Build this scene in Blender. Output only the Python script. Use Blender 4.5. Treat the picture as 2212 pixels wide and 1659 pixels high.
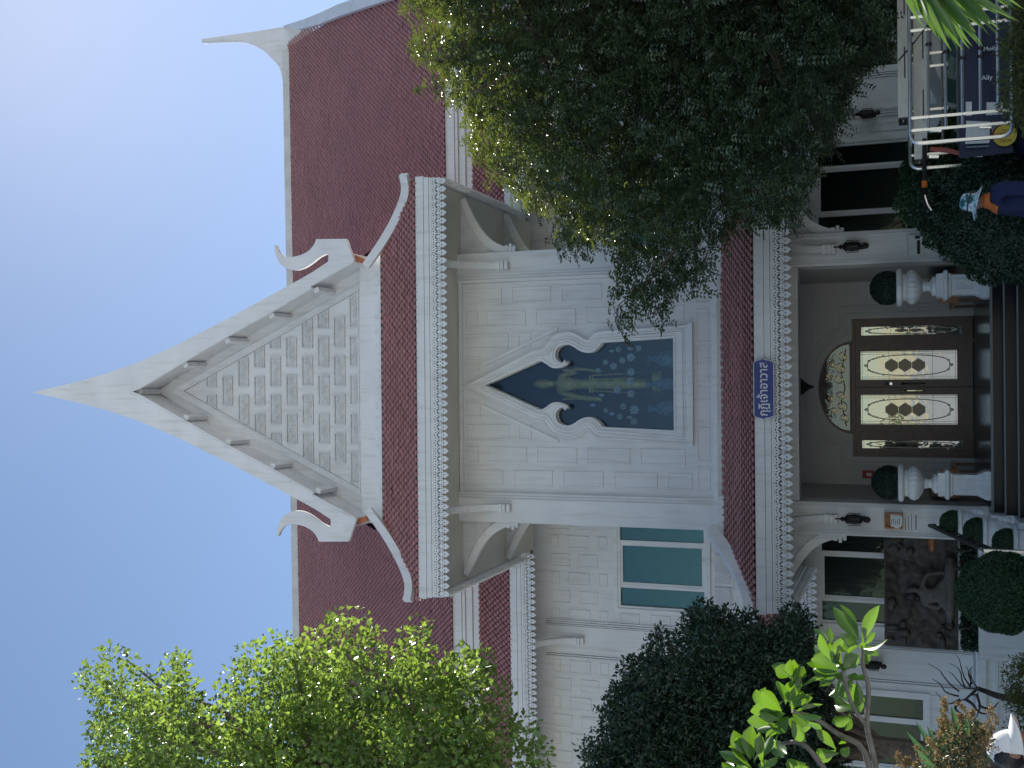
import bpy, bmesh, math, random
import numpy as np
from mathutils import Vector, Matrix, Euler, noise as mnoise

random.seed(7)
RNG = np.random.default_rng(7)
for o in list(bpy.data.objects):
    bpy.data.objects.remove(o)
S = bpy.context.scene
COL = S.collection

# ------------------------------------------------------------------ camera
FPX = 2330.0
TH = math.radians(20.1)
ROLL = math.radians(0.5)
CAMZ = 2.35
FW = Vector((0, math.cos(TH), math.sin(TH)))
_u = Vector((0, -math.sin(TH), math.cos(TH)))
_r = Vector((1, 0, 0))
UPV = _u * math.cos(ROLL) + _r * math.sin(ROLL)
RTV = _r * math.cos(ROLL) - _u * math.sin(ROLL)
CAMPOS = Vector((0, 0, CAMZ))
cam_d = bpy.data.cameras.new('camera')
cam = bpy.data.objects.new('camera', cam_d)
COL.objects.link(cam)
cam_d.sensor_fit = 'HORIZONTAL'
cam_d.sensor_width = 36.0
cam_d.lens = 36.0 * FPX / 2212.0
cam_d.clip_start = 0.05
cam_d.clip_end = 2000
mx, my = -UPV, RTV                       # the phone was held on its side: world up points to the left of the picture
mz = mx.cross(my)
cam.matrix_world = Matrix(((mx.x, my.x, mz.x, 0), (mx.y, my.y, mz.y, 0), (mx.z, my.z, mz.z, CAMZ), (0, 0, 0, 1)))
S.camera = cam

# ------------------------------------------------------------------ light
SUN_EL = math.radians(42.9)
SUN_AZ = math.radians(25.6)              # to the right of the view direction (+y)
w = bpy.data.worlds.new('World')
S.world = w
w.use_nodes = True
nt = w.node_tree
nt.nodes.clear()
sky = nt.nodes.new('ShaderNodeTexSky')
sky.sky_type = 'NISHITA'
sky.sun_disc = False
sky.sun_elevation = SUN_EL
sky.sun_rotation = SUN_AZ
sky.air_density = 1.05
sky.dust_density = 0.14
sky.ozone_density = 1.4
sky.altitude = 0
bg = nt.nodes.new('ShaderNodeBackground')
bg.inputs['Strength'].default_value = 0.087
wo = nt.nodes.new('ShaderNodeOutputWorld')
nt.links.new(sky.outputs[0], bg.inputs[0])
nt.links.new(bg.outputs[0], wo.inputs[0])
sun_d = bpy.data.lights.new('sun', 'SUN')
sun_d.energy = 5.0
sun_d.angle = math.radians(0.53)
sun_d.color = (1.0, 0.94, 0.84)
sun = bpy.data.objects.new('sun', sun_d)
COL.objects.link(sun)
sdir = Vector((math.sin(SUN_AZ) * math.cos(SUN_EL), math.cos(SUN_AZ) * math.cos(SUN_EL), math.sin(SUN_EL)))
sun.rotation_euler = sdir.to_track_quat('Z', 'Y').to_euler()
sun.location = sdir * 60
S.render.engine = 'CYCLES'
S.view_settings.view_transform = 'Standard'
S.view_settings.look = 'None'
S.view_settings.gamma = 1.0
S.view_settings.exposure = 0.76
S.view_settings.use_curve_mapping = False
S.cycles.max_bounces = 7
S.cycles.diffuse_bounces = 4
S.cycles.transparent_max_bounces = 8

# ------------------------------------------------------------------ helpers
def ray(x, y):
    return FW * FPX - UPV * (x - 1106.0) - RTV * (y - 829.5)

def P(x, y, Y):
    """point at depth Y seen at position (x, y) of the picture"""
    d = ray(x, y)
    return CAMPOS + d * (Y / d.y)

def tag(o, label=None, cat=None, group=None, kind=None):
    if label: o['label'] = label
    if cat: o['category'] = cat
    if group: o['group'] = group
    if kind: o['kind'] = kind
    return o

def thing(name, label, cat, loc=(0, 0, 0), rz=0.0, group=None):
    o = bpy.data.objects.new(name, None)
    o.empty_display_size = 0.2
    COL.objects.link(o)
    o.location = loc
    o.rotation_euler = (0, 0, rz)
    tag(o, label, cat, group)
    return o

def link_mesh(name, me, m, parent=None, smooth=False, world=True):
    """world=True: vertices are in world space (or in the parent's own space when the parent sits at the origin)"""
    me.materials.clear()
    me.materials.append(m)
    if smooth:
        me.polygons.foreach_set('use_smooth', [True] * len(me.polygons))
    o = bpy.data.objects.new(name, me)
    COL.objects.link(o)
    if parent is not None:
        o.parent = parent
        if world:
            root = parent
            while root.parent is not None:
                root = root.parent
            if parent is root:
                o.matrix_parent_inverse = Matrix.Translation(-Vector(root.location))
            # sub-parts sit under a part whose own matrix is already world-aligned
    return o

def rotz_about(v, a, c):
    x, y = v[0] - c[0], v[1] - c[1]
    return (c[0] + x * math.cos(a) - y * math.sin(a), c[1] + x * math.sin(a) + y * math.cos(a), v[2])

WROT = math.radians(-1.0)
WC = (0.0, 22.4)

class MB:
    """collects shapes into one mesh"""
    def __init__(self):
        self.v = []
        self.f = []
    def add(self, vs, fs):
        b = len(self.v)
        self.v += [tuple(p) for p in vs]
        self.f += [tuple(b + i for i in f) for f in fs]
        return self
    def box(self, x0, x1, y0, y1, z0, z1):
        vs = [(x, y, z) for x in (x0, x1) for y in (y0, y1) for z in (z0, z1)]
        return self.add(vs, [(0, 1, 3, 2), (4, 6, 7, 5), (0, 4, 5, 1), (2, 3, 7, 6), (0, 2, 6, 4), (1, 5, 7, 3)])
    def obox(self, c, ax, ay, az):
        """box given by centre and three half-axis vectors"""
        c = Vector(c); ax = Vector(ax); ay = Vector(ay); az = Vector(az)
        vs = [c + ax * i + ay * j + az * k for i in (-1, 1) for j in (-1, 1) for k in (-1, 1)]
        return self.add(vs, [(0, 1, 3, 2), (4, 6, 7, 5), (0, 4, 5, 1), (2, 3, 7, 6), (0, 2, 6, 4), (1, 5, 7, 3)])
    def bar(self, a, b, wd, ht, up=(0, 0, 1)):
        a = Vector(a); b = Vector(b); d = (b - a)
        s = d.cross(Vector(up))
        if s.length < 1e-6: s = d.cross(Vector((1, 0, 0)))
        s.normalize(); n = s.cross(d).normalized()
        return self.obox((a + b) / 2, d / 2, s * wd / 2, n * ht / 2)
    def prism(self, poly, y0, y1, plane='xz'):
        """2D outline extruded along the third axis"""
        n = len(poly)
        def mp(p, t):
            return (p[0], t, p[1]) if plane == 'xz' else ((t, p[0], p[1]) if plane == 'yz' else (p[0], p[1], t))
        vs = [mp(p, y0) for p in poly] + [mp(p, y1) for p in poly]
        fs = [tuple(range(n)), tuple(range(2 * n - 1, n - 1, -1))]
        for i in range(n):
            j = (i + 1) % n
            fs.append((i, j, n + j, n + i))
        return self.add(vs, fs)
    def tube(self, pts, rad, seg=6, cap=True):
        pts = [Vector(p) for p in pts]
        n = len(pts)
        if not hasattr(rad, '__len__'): rad = [rad] * n
        rings = []
        prev = None
        for i, p in enumerate(pts):
            t = (pts[min(i + 1, n - 1)] - pts[max(i - 1, 0)]).normalized()
            if prev is None:
                a = t.cross(Vector((0, 0, 1)))
                if a.length < 0.1: a = t.cross(Vector((1, 0, 0)))
            else:
                a = prev - t * prev.dot(t)
            a.normalize(); prev = a
            b = t.cross(a)
            rings.append([p + (a * math.cos(2 * math.pi * k / seg) + b * math.sin(2 * math.pi * k / seg)) * rad[i] for k in range(seg)])
        vs = [q for r_ in rings for q in r_]
        fs = []
        for i in range(n - 1):
            for k in range(seg):
                k2 = (k + 1) % seg
                fs.append((i * seg + k, i * seg + k2, (i + 1) * seg + k2, (i + 1) * seg + k))
        if cap:
            fs.append(tuple(range(seg - 1, -1, -1)))
            fs.append(tuple((n - 1) * seg + k for k in range(seg)))
        return self.add(vs, fs)
    def lathe(self, prof, c=(0, 0, 0), seg=20, lobes=None):
        vs = []; fs = []
        for i, (r_, z) in enumerate(prof):
            for k in range(seg):
                a = 2 * math.pi * k / seg
                rr = r_
                if lobes and lobes[0] <= i <= lobes[1]:
                    rr = r_ * (1 - lobes[3] * (1 - abs(math.sin(a * lobes[2] / 2))))
                vs.append((c[0] + rr * math.cos(a), c[1] + rr * math.sin(a), c[2] + z))
        n = len(prof)
        for i in range(n - 1):
            for k in range(seg):
                k2 = (k + 1) % seg
                fs.append((i * seg + k, i * seg + k2, (i + 1) * seg + k2, (i + 1) * seg + k))
        fs.append(tuple(range(seg - 1, -1, -1)))
        fs.append(tuple((n - 1) * seg + k for k in range(seg)))
        return self.add(vs, fs)
    def sphere(self, c, rx, ry, rz, seg=12, rings=8):
        prof = []
        vs = [(c[0], c[1], c[2] - rz)]
        for i in range(1, rings):
            t = -math.pi / 2 + math.pi * i / rings
            for k in range(seg):
                a = 2 * math.pi * k / seg
                vs.append((c[0] + rx * math.cos(t) * math.cos(a), c[1] + ry * math.cos(t) * math.sin(a), c[2] + rz * math.sin(t)))
        vs.append((c[0], c[1], c[2] + rz))
        fs = []
        for k in range(seg):
            fs.append((0, 1 + (k + 1) % seg, 1 + k))
        for i in range(rings - 2):
            for k in range(seg):
                k2 = (k + 1) % seg
                fs.append((1 + i * seg + k, 1 + i * seg + k2, 1 + (i + 1) * seg + k2, 1 + (i + 1) * seg + k))
        L = len(vs) - 1
        b = 1 + (rings - 2) * seg
        for k in range(seg):
            fs.append((b + k, b + (k + 1) % seg, L))
        return self.add(vs, fs)
    def mesh(self, name, wing=False):
        v = self.v
        if wing: v = [rotz_about(p, WROT, WC) for p in v]
        me = bpy.data.meshes.new(name)
        me.from_pydata(v, [], self.f)
        bm = bmesh.new(); bm.from_mesh(me)
        bmesh.ops.recalc_face_normals(bm, faces=bm.faces)
        bm.to_mesh(me); bm.free()
        return me
    def build(self, name, m, parent=None, smooth=False, wing=False):
        return link_mesh(name, self.mesh(name, wing), m, parent, smooth)

def curve_plate(loops, y0, y1, name='plate', res=1):
    """filled outline with holes, in the x-z plane between y0 and y1; returns a mesh"""
    cu = bpy.data.curves.new(name, 'CURVE')
    cu.dimensions = '2D'; cu.fill_mode = 'BOTH'; cu.extrude = (y1 - y0) / 2
    for lp in loops:
        sp = cu.splines.new('POLY')
        sp.points.add(len(lp) - 1)
        for i, p in enumerate(lp): sp.points[i].co = (p[0], p[1], 0, 1)
        sp.use_cyclic_u = True
    o = bpy.data.objects.new(name, cu)
    COL.objects.link(o)
    dg = bpy.context.evaluated_depsgraph_get()
    me = bpy.data.meshes.new_from_object(o.evaluated_get(dg))
    bpy.data.objects.remove(o); bpy.data.curves.remove(cu)
    c = (y0 + y1) / 2
    n = len(me.vertices)
    a = np.empty(n * 3, np.float32); me.vertices.foreach_get('co', a); a = a.reshape(-1, 3)
    b = np.stack([a[:, 0], c + a[:, 2], a[:, 1]], 1)
    me.vertices.foreach_set('co', b.astype(np.float32).ravel())
    bm = bmesh.new(); bm.from_mesh(me)
    bmesh.ops.remove_doubles(bm, verts=bm.verts, dist=1e-5)
    bmesh.ops.recalc_face_normals(bm, faces=bm.faces)
    bm.to_mesh(me); bm.free()
    me.name = name
    return me

def wing_mesh(me):
    for v in me.vertices: v.co = rotz_about(v.co, WROT, WC)
    return me

def smooth_path(pts, n=8, closed=False):
    """Catmull-Rom through 2D/3D points"""
    P_ = [np.array(p, float) for p in pts]
    out = []
    m = len(P_)
    rng = range(m if closed else m - 1)
    for i in rng:
        if closed:
            p0, p1, p2, p3 = P_[(i - 1) % m], P_[i], P_[(i + 1) % m], P_[(i + 2) % m]
        else:
            p0, p1, p2, p3 = P_[max(i - 1, 0)], P_[i], P_[i + 1], P_[min(i + 2, m - 1)]
        for k in range(n):
            t = k / n
            out.append(tuple(0.5 * ((2 * p1) + (-p0 + p2) * t + (2 * p0 - 5 * p1 + 4 * p2 - p3) * t * t + (-p0 + 3 * p1 - 3 * p2 + p3) * t ** 3)))
    if not closed: out.append(tuple(P_[-1]))
    return out

def text_mesh(txt, size, extrude=0.004, align='CENTER'):
    cu = bpy.data.curves.new('lettering', 'FONT')
    cu.body = txt; cu.size = size; cu.extrude = extrude; cu.align_x = align; cu.align_y = 'CENTER'; cu.offset = 0.012 * size
    o = bpy.data.objects.new('lettering', cu); COL.objects.link(o)
    dg = bpy.context.evaluated_depsgraph_get()
    me = bpy.data.meshes.new_from_object(o.evaluated_get(dg))
    bpy.data.objects.remove(o)
    return me

def leaf_mesh(name, C, D, N, L, W, fold=0.25):
    """many leaves: centres C, directions D, normals N, lengths L, widths W -> one mesh of folded blades"""
    n = len(C)
    D = D / np.linalg.norm(D, axis=1, keepdims=True)
    Sd = np.cross(D, N); Sd /= (np.linalg.norm(Sd, axis=1, keepdims=True) + 1e-9)
    Nn = np.cross(Sd, D)
    L = L[:, None]; W = W[:, None]
    base = C - D * L * 0.5
    tip = C + D * L * 0.5 - Nn * L * 0.08
    mid = C - D * L * 0.02
    lft = mid + Sd * W * 0.5 + Nn * W * fold
    rgt = mid - Sd * W * 0.5 + Nn * W * fold
    V = np.stack([base, rgt, tip, lft], 1).reshape(-1, 3)
    idx = np.arange(n)[:, None] * 4
    F = np.concatenate([idx + np.array([[0, 1, 2]]), idx + np.array([[0, 2, 3]])], 1).reshape(-1)
    me = bpy.data.meshes.new(name)
    me.vertices.add(len(V)); me.vertices.foreach_set('co', V.astype(np.float32).ravel())
    nf = n * 2
    me.loops.add(nf * 3); me.loops.foreach_set('vertex_index', F.astype(np.int32))
    me.polygons.add(nf)
    me.polygons.foreach_set('loop_start', np.arange(0, nf * 3, 3, dtype=np.int32))
    me.polygons.foreach_set('loop_total', np.full(nf, 3, np.int32))
    me.update(calc_edges=True)
    return me

def rand_dirs(n):
    v = RNG.normal(size=(n, 3))
    return v / np.linalg.norm(v, axis=1, keepdims=True)

# ------------------------------------------------------------------ materials
def _nodes(name):
    m = bpy.data.materials.new(name); m.use_nodes = True
    t = m.node_tree
    b = t.nodes['Principled BSDF']
    return m, t, b

def mat(name, col, rough=0.6, var=0.08, scale=3.0, bump=0.0, bscale=40.0, metal=0.0, spec=0.5, streak=0.0, island=0.0, col2=None):
    m, t, b = _nodes(name)
    N = t.nodes; Lk = t.links
    geo = N.new('ShaderNodeNewGeometry')
    nz = N.new('ShaderNodeTexNoise'); nz.inputs['Scale'].default_value = scale; nz.inputs['Detail'].default_value = 6
    Lk.new(geo.outputs['Position'], nz.inputs['Vector'])
    rp = N.new('ShaderNodeValToRGB')
    c1 = tuple(max(0, c * (1 - var)) for c in col) + (1,)
    c2 = (tuple(col2) + (1,)) if col2 else tuple(min(1, c * (1 + var)) for c in col) + (1,)
    rp.color_ramp.elements[0].position = 0.3; rp.color_ramp.elements[1].position = 0.7
    rp.color_ramp.elements[0].color = c1; rp.color_ramp.elements[1].color = c2
    Lk.new(nz.outputs['Fac'], rp.inputs['Fac'])
    out = rp.outputs['Color']
    if streak > 0:                                   # rain streaks and grime running down
        mp = N.new('ShaderNodeMapping'); mp.inputs['Scale'].default_value = (6, 6, 0.5)
        Lk.new(geo.outputs['Position'], mp.inputs['Vector'])
        n2 = N.new('ShaderNodeTexNoise'); n2.inputs['Scale'].default_value = 2.0; n2.inputs['Detail'].default_value = 5
        Lk.new(mp.outputs[0], n2.inputs['Vector'])
        r2 = N.new('ShaderNodeValToRGB'); r2.color_ramp.elements[0].position = 0.52; r2.color_ramp.elements[1].position = 0.8
        r2.color_ramp.elements[0].color = (1, 1, 1, 1); r2.color_ramp.elements[1].color = (1 - streak, 1 - streak * 1.1, 1 - streak * 1.3, 1)
        Lk.new(n2.outputs['Fac'], r2.inputs['Fac'])
        mx_ = N.new('ShaderNodeMixRGB'); mx_.blend_type = 'MULTIPLY'; mx_.inputs['Fac'].default_value = 1
        Lk.new(out, mx_.inputs[1]); Lk.new(r2.outputs['Color'], mx_.inputs[2]); out = mx_.outputs[0]
    if island > 0:
        hs = N.new('ShaderNodeHueSaturation')
        ma = N.new('ShaderNodeMapRange'); ma.inputs['To Min'].default_value = 1 - island; ma.inputs['To Max'].default_value = 1 + island
        Lk.new(geo.outputs['Random Per Island'], ma.inputs['Value'])
        Lk.new(ma.outputs[0], hs.inputs['Value']); Lk.new(out, hs.inputs['Color']); out = hs.outputs['Color']
    Lk.new(out, b.inputs['Base Color'])
    b.inputs['Roughness'].default_value = rough
    b.inputs['Metallic'].default_value = metal
    b.inputs['Specular IOR Level'].default_value = spec
    if bump > 0:
        nb = N.new('ShaderNodeTexNoise'); nb.inputs['Scale'].default_value = bscale; nb.inputs['Detail'].default_value = 4
        Lk.new(geo.outputs['Position'], nb.inputs['Vector'])
        bp = N.new('ShaderNodeBump'); bp.inputs['Strength'].default_value = bump; bp.inputs['Distance'].default_value = 0.02
        Lk.new(nb.outputs['Fac'], bp.inputs['Height']); Lk.new(bp.outputs[0], b.inputs['Normal'])
    return m

def leaf_mat(name, col, tcol, trans=0.4, rough=0.35, island=0.35, spec=0.5):
    m, t, b = _nodes(name)
    N = t.nodes; Lk = t.links
    geo = N.new('ShaderNodeNewGeometry')
    ma = N.new('ShaderNodeMapRange'); ma.inputs['To Min'].default_value = 1 - island; ma.inputs['To Max'].default_value = 1 + island
    Lk.new(geo.outputs['Random Per Island'], ma.inputs['Value'])
    hs = N.new('ShaderNodeHueSaturation'); hs.inputs['Color'].default_value = tuple(col) + (1,)
    Lk.new(ma.outputs[0], hs.inputs['Value'])
    mh = N.new('ShaderNodeMath'); mh.operation = 'MULTIPLY_ADD'; mh.inputs[1].default_value = 0.05; mh.inputs[2].default_value = 0.475
    Lk.new(geo.outputs['Random Per Island'], mh.inputs[0]); Lk.new(mh.outputs[0], hs.inputs['Hue'])
    Lk.new(hs.outputs[0], b.inputs['Base Color'])
    b.inputs['Roughness'].default_value = rough
    b.inputs['Specular IOR Level'].default_value = spec
    tr = N.new('ShaderNodeBsdfTranslucent')
    h2 = N.new('ShaderNodeHueSaturation'); h2.inputs['Color'].default_value = tuple(tcol) + (1,)
    Lk.new(ma.outputs[0], h2.inputs['Value']); Lk.new(h2.outputs[0], tr.inputs['Color'])
    mxs = N.new('ShaderNodeMixShader'); mxs.inputs[0].default_value = trans
    Lk.new(b.outputs[0], mxs.inputs[1]); Lk.new(tr.outputs[0], mxs.inputs[2])
    out = N['Material Output']
    Lk.new(mxs.outputs[0], out.inputs['Surface'])
    return m

def glass_mat(name, tint, refl=0.5, see=0.5, base=(0.03, 0.06, 0.06), wav=0.0, rough=0.02):
    """window pane: mirror part, see-through part and a tinted body"""
    m, t, b = _nodes(name)
    N = t.nodes; Lk = t.links
    b.inputs['Base Color'].default_value = tuple(base) + (1,)
    b.inputs['Roughness'].default_value = 0.25
    gl = N.new('ShaderNodeBsdfGlossy'); gl.inputs['Roughness'].default_value = rough; gl.inputs['Color'].default_value = tuple(tint) + (1,)
    tp = N.new('ShaderNodeBsdfTransparent'); tp.inputs['Color'].default_value = tuple(min(1, c * 1.0) for c in tint) + (1,)
    a = N.new('ShaderNodeMixShader'); a.inputs[0].default_value = see
    Lk.new(b.outputs[0], a.inputs[1]); Lk.new(tp.outputs[0], a.inputs[2])
    c = N.new('ShaderNodeMixShader'); c.inputs[0].default_value = refl
    Lk.new(a.outputs[0], c.inputs[1]); Lk.new(gl.outputs[0], c.inputs[2])
    if wav > 0:
        geo = N.new('ShaderNodeNewGeometry')
        nb = N.new('ShaderNodeTexNoise'); nb.inputs['Scale'].default_value = 6
        Lk.new(geo.outputs['Position'], nb.inputs['Vector'])
        bp = N.new('ShaderNodeBump'); bp.inputs['Strength'].default_value = wav; bp.inputs['Distance'].default_value = 0.05
        Lk.new(nb.outputs['Fac'], bp.inputs['Height']); Lk.new(bp.outputs[0], gl.inputs['Normal'])
    Lk.new(c.outputs[0], N['Material Output'].inputs['Surface'])
    return m

M = {}
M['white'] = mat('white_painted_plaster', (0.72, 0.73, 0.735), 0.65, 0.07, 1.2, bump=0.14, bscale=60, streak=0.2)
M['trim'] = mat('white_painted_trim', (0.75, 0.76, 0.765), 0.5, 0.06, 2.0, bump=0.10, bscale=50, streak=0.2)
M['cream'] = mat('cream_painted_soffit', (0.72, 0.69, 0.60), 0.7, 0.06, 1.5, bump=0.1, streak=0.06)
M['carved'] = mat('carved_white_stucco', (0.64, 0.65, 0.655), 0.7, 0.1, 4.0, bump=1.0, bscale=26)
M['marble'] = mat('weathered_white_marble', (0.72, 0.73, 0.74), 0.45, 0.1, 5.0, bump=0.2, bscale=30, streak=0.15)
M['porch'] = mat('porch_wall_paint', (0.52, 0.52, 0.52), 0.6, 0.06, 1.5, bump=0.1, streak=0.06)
M['tile'] = mat('glazed_maroon_roof_tile', (0.42, 0.18, 0.175), 0.32, 0.10, 0.7, island=0.12, spec=0.6)
M['deck'] = mat('dark_roof_underlay', (0.03, 0.011, 0.013), 0.8, 0.2, 3)
M['ridge'] = mat('weathered_ridge_plaster', (0.60, 0.60, 0.58), 0.7, 0.12, 2.5, bump=0.3, streak=0.12)
M['rust'] = mat('orange_primer_edge', (0.38, 0.13, 0.06), 0.7, 0.2, 8)
M['wood'] = mat('dark_teak_wood', (0.115, 0.058, 0.042), 0.38, 0.3, 9, bump=0.05, bscale=30)
M['orange_wood'] = mat('varnished_orange_wood', (0.36, 0.15, 0.05), 0.4, 0.25, 10, bump=0.2)
M['granite'] = mat('polished_black_granite', (0.012, 0.014, 0.015), 0.2, 0.5, 60, spec=0.3)
M['nosing'] = mat('grey_granite_nosing', (0.20, 0.21, 0.21), 0.4, 0.2, 30)
M['pavement'] = mat('sun_bleached_paving', (0.47, 0.465, 0.46), 0.85, 0.15, 0.8, bump=0.4, bscale=12)
M['bronze'] = mat('dark_bronze_metal', (0.035, 0.032, 0.03), 0.45, 0.3, 20, metal=0.6)
M['steel'] = mat('stainless_steel', (0.74, 0.73, 0.70), 0.24, 0.06, 8, metal=0.75)
M['alu'] = mat('scuffed_aluminium_board', (0.60, 0.60, 0.57), 0.55, 0.12, 5, bump=0.2, metal=0.2)
M['gold'] = mat('gilded_metal', (0.70, 0.56, 0.17), 0.4, 0.3, 9, metal=0.15)
M['brass'] = mat('bright_brass', (0.85, 0.72, 0.42), 0.22, 0.1, 10, metal=1.0)
M['bevel'] = mat('painted_bevel_glint', (0.88, 0.85, 0.70), 0.15, 0.1, 10, spec=0.9)  # pale colour stands in for light caught by clear bevelled glass
M['lozenge'] = mat('dark_bevelled_glass', (0.012, 0.014, 0.016), 0.1, 0.3, 5)
M['signblue'] = mat('royal_blue_enamel', (0.014, 0.027, 0.21), 0.4, 0.12, 3)
M['signtext'] = mat('white_sign_paint', (0.75, 0.76, 0.80), 0.5, 0.03, 3)
M['banner'] = mat('navy_vinyl_banner', (0.010, 0.017, 0.058), 0.5, 0.2, 2.5, bump=0.3, bscale=8)
M['yellow'] = mat('yellow_vinyl', (0.68, 0.50, 0.05), 0.5, 0.1, 4)
M['redprint'] = mat('dark_red_print', (0.30, 0.03, 0.03), 0.5, 0.1, 4)
M['paper'] = mat('white_paper', (0.70, 0.71, 0.70), 0.7, 0.05, 6)
M['black'] = mat('black_rubber', (0.015, 0.015, 0.016), 0.5, 0.2, 10)
M['orange'] = mat('orange_plastic', (0.55, 0.14, 0.02), 0.5, 0.1, 10)
M['redcloth'] = mat('faded_red_strap', (0.35, 0.09, 0.07), 0.8, 0.2, 12)
M['carwhite'] = mat('white_car_paint', (0.70, 0.71, 0.72), 0.25, 0.04, 2)
M['niche'] = mat('deep_blue_niche_paint', (0.018, 0.030, 0.040), 0.7, 0.3, 2)
M['petal'] = mat('white_lotus_petal', (0.62, 0.68, 0.70), 0.6, 0.1, 10)
M['porcelain'] = mat('pale_blue_porcelain', (0.11, 0.20, 0.23), 0.25, 0.5, 14)
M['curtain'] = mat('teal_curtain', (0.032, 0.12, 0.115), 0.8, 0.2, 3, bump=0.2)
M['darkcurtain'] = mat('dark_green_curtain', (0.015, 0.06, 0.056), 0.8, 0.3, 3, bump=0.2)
M['bark'] = mat('grey_brown_bark', (0.13, 0.10, 0.075), 0.85, 0.35, 14, bump=0.8, bscale=30)
M['branch'] = mat('grey_green_frangipani_bark', (0.11, 0.10, 0.085), 0.7, 0.3, 14, bump=0.5, bscale=30)
M['drift'] = mat('dark_driftwood', (0.045, 0.035, 0.03), 0.8, 0.4, 12, bump=0.6, bscale=30)
M['soil'] = mat('dark_soil', (0.04, 0.03, 0.022), 0.9, 0.3, 10, bump=0.5)
M['reliefm'] = mat('weathered_bronze_relief', (0.062, 0.052, 0.044), 0.6, 0.5, 7, bump=0.9, bscale=14)
M['stonefig'] = mat('grey_carved_stone', (0.115, 0.10, 0.085), 0.7, 0.3, 8, bump=0.5, bscale=30)
M['leaf_bright'] = leaf_mat('fresh_green_leaf', (0.12, 0.185, 0.05), (0.30, 0.44, 0.06), 0.45, 0.28, 0.4, spec=0.7)
M['leaf_tree'] = leaf_mat('tamarind_green_leaf', (0.058, 0.094, 0.058), (0.22, 0.28, 0.035), 0.25, 0.30, 0.4, spec=0.7)
M['leaf_dark'] = leaf_mat('dark_green_leaf', (0.03, 0.058, 0.034), (0.06, 0.12, 0.03), 0.2, 0.42, 0.45)
M['leaf_clip'] = leaf_mat('clipped_bush_leaf', (0.032, 0.085, 0.035), (0.07, 0.17, 0.03), 0.25, 0.5, 0.4)
M['leaf_ball'] = leaf_mat('artificial_ball_leaf', (0.016, 0.034, 0.026), (0.02, 0.05, 0.03), 0.15, 0.5, 0.35)
M['leaf_hedge'] = leaf_mat('olive_hedge_leaf', (0.075, 0.085, 0.025), (0.16, 0.18, 0.03), 0.3, 0.6, 0.45)
M['leaf_plum'] = leaf_mat('frangipani_leaf', (0.04, 0.085, 0.022), (0.20, 0.40, 0.015), 0.36, 0.24, 0.35, spec=0.8)
M['leaf_palm'] = leaf_mat('palm_leaf', (0.06, 0.125, 0.025), (0.15, 0.28, 0.04), 0.35, 0.26, 0.45, spec=0.7)
M['leaf_blade'] = leaf_mat('spiky_blade_leaf', (0.06, 0.12, 0.06), (0.10, 0.25, 0.08), 0.25, 0.4, 0.25)
M['dryflower'] = leaf_mat('dry_ochre_flower', (0.27, 0.19, 0.095), (0.32, 0.22, 0.09), 0.3, 0.7, 0.4)
M['glass_blue'] = glass_mat('blue_tinted_pane', (0.74, 0.81, 0.86), 0.05, 0.97, (0.05, 0.10, 0.17))
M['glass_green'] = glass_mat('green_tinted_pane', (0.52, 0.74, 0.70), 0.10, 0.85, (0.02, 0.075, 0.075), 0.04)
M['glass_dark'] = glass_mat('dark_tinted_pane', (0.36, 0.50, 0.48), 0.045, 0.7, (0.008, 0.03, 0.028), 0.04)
M['glass_door'] = glass_mat('bevelled_leaded_pane', (0.90, 0.95, 0.94), 0.30, 0.35, (0.05, 0.06, 0.05), 0.045)
M['glass_fan'] = glass_mat('grey_fanlight_pane', (0.72, 0.75, 0.74), 0.10, 0.5, (0.05, 0.055, 0.052), 0.05)
M['skin'] = mat('brown_skin', (0.26, 0.13, 0.085), 0.5, 0.1, 10, bump=0.1)
M['navy'] = mat('navy_cotton', (0.012, 0.02, 0.07), 0.85, 0.2, 12, bump=0.4, bscale=20)
M['hair'] = mat('black_hair', (0.012, 0.01, 0.01), 0.45, 0.2, 30, bump=0.5)
M['capwhite'] = mat('white_cotton_cap', (0.74, 0.73, 0.71), 0.85, 0.03, 10, bump=0.06, bscale=60)
M['brownshirt'] = mat('dark_shirt_cotton', (0.05, 0.05, 0.08), 0.85, 0.2, 12, bump=0.4, bscale=20)
def _hat():
    m, t, b = _nodes('patterned_hat_cotton')
    N = t.nodes; Lk = t.links
    g = N.new('ShaderNodeNewGeometry'); vz = N.new('ShaderNodeTexNoise'); vz.inputs['Scale'].default_value = 11; vz.inputs['Detail'].default_value = 1
    Lk.new(g.outputs['Position'], vz.inputs['Vector'])
    r_ = N.new('ShaderNodeValToRGB'); r_.color_ramp.interpolation = 'CONSTANT'
    e = r_.color_ramp.elements
    e[0].position = 0; e[0].color = (0.03, 0.10, 0.10, 1)
    e[1].position = 0.42; e[1].color = (0.22, 0.40, 0.52, 1)
    x = e.new(0.5); x.color = (0.62, 0.68, 0.66, 1)
    x = e.new(0.62); x.color = (0.26, 0.42, 0.55, 1)
    Lk.new(vz.outputs['Fac'], r_.inputs[0]); Lk.new(r_.outputs[0], b.inputs['Base Color']); b.inputs['Roughness'].default_value = 0.85
    return m
M['hat'] = _hat()

# ------------------------------------------------------------------ setting
bm_ = MB().box(-300, 300, -300, 300, -0.5, 0.0)
ground = bm_.build('ground', M['pavement']); tag(ground, kind='structure', label='pale sun-bleached paved ground in front of the temple house')

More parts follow.
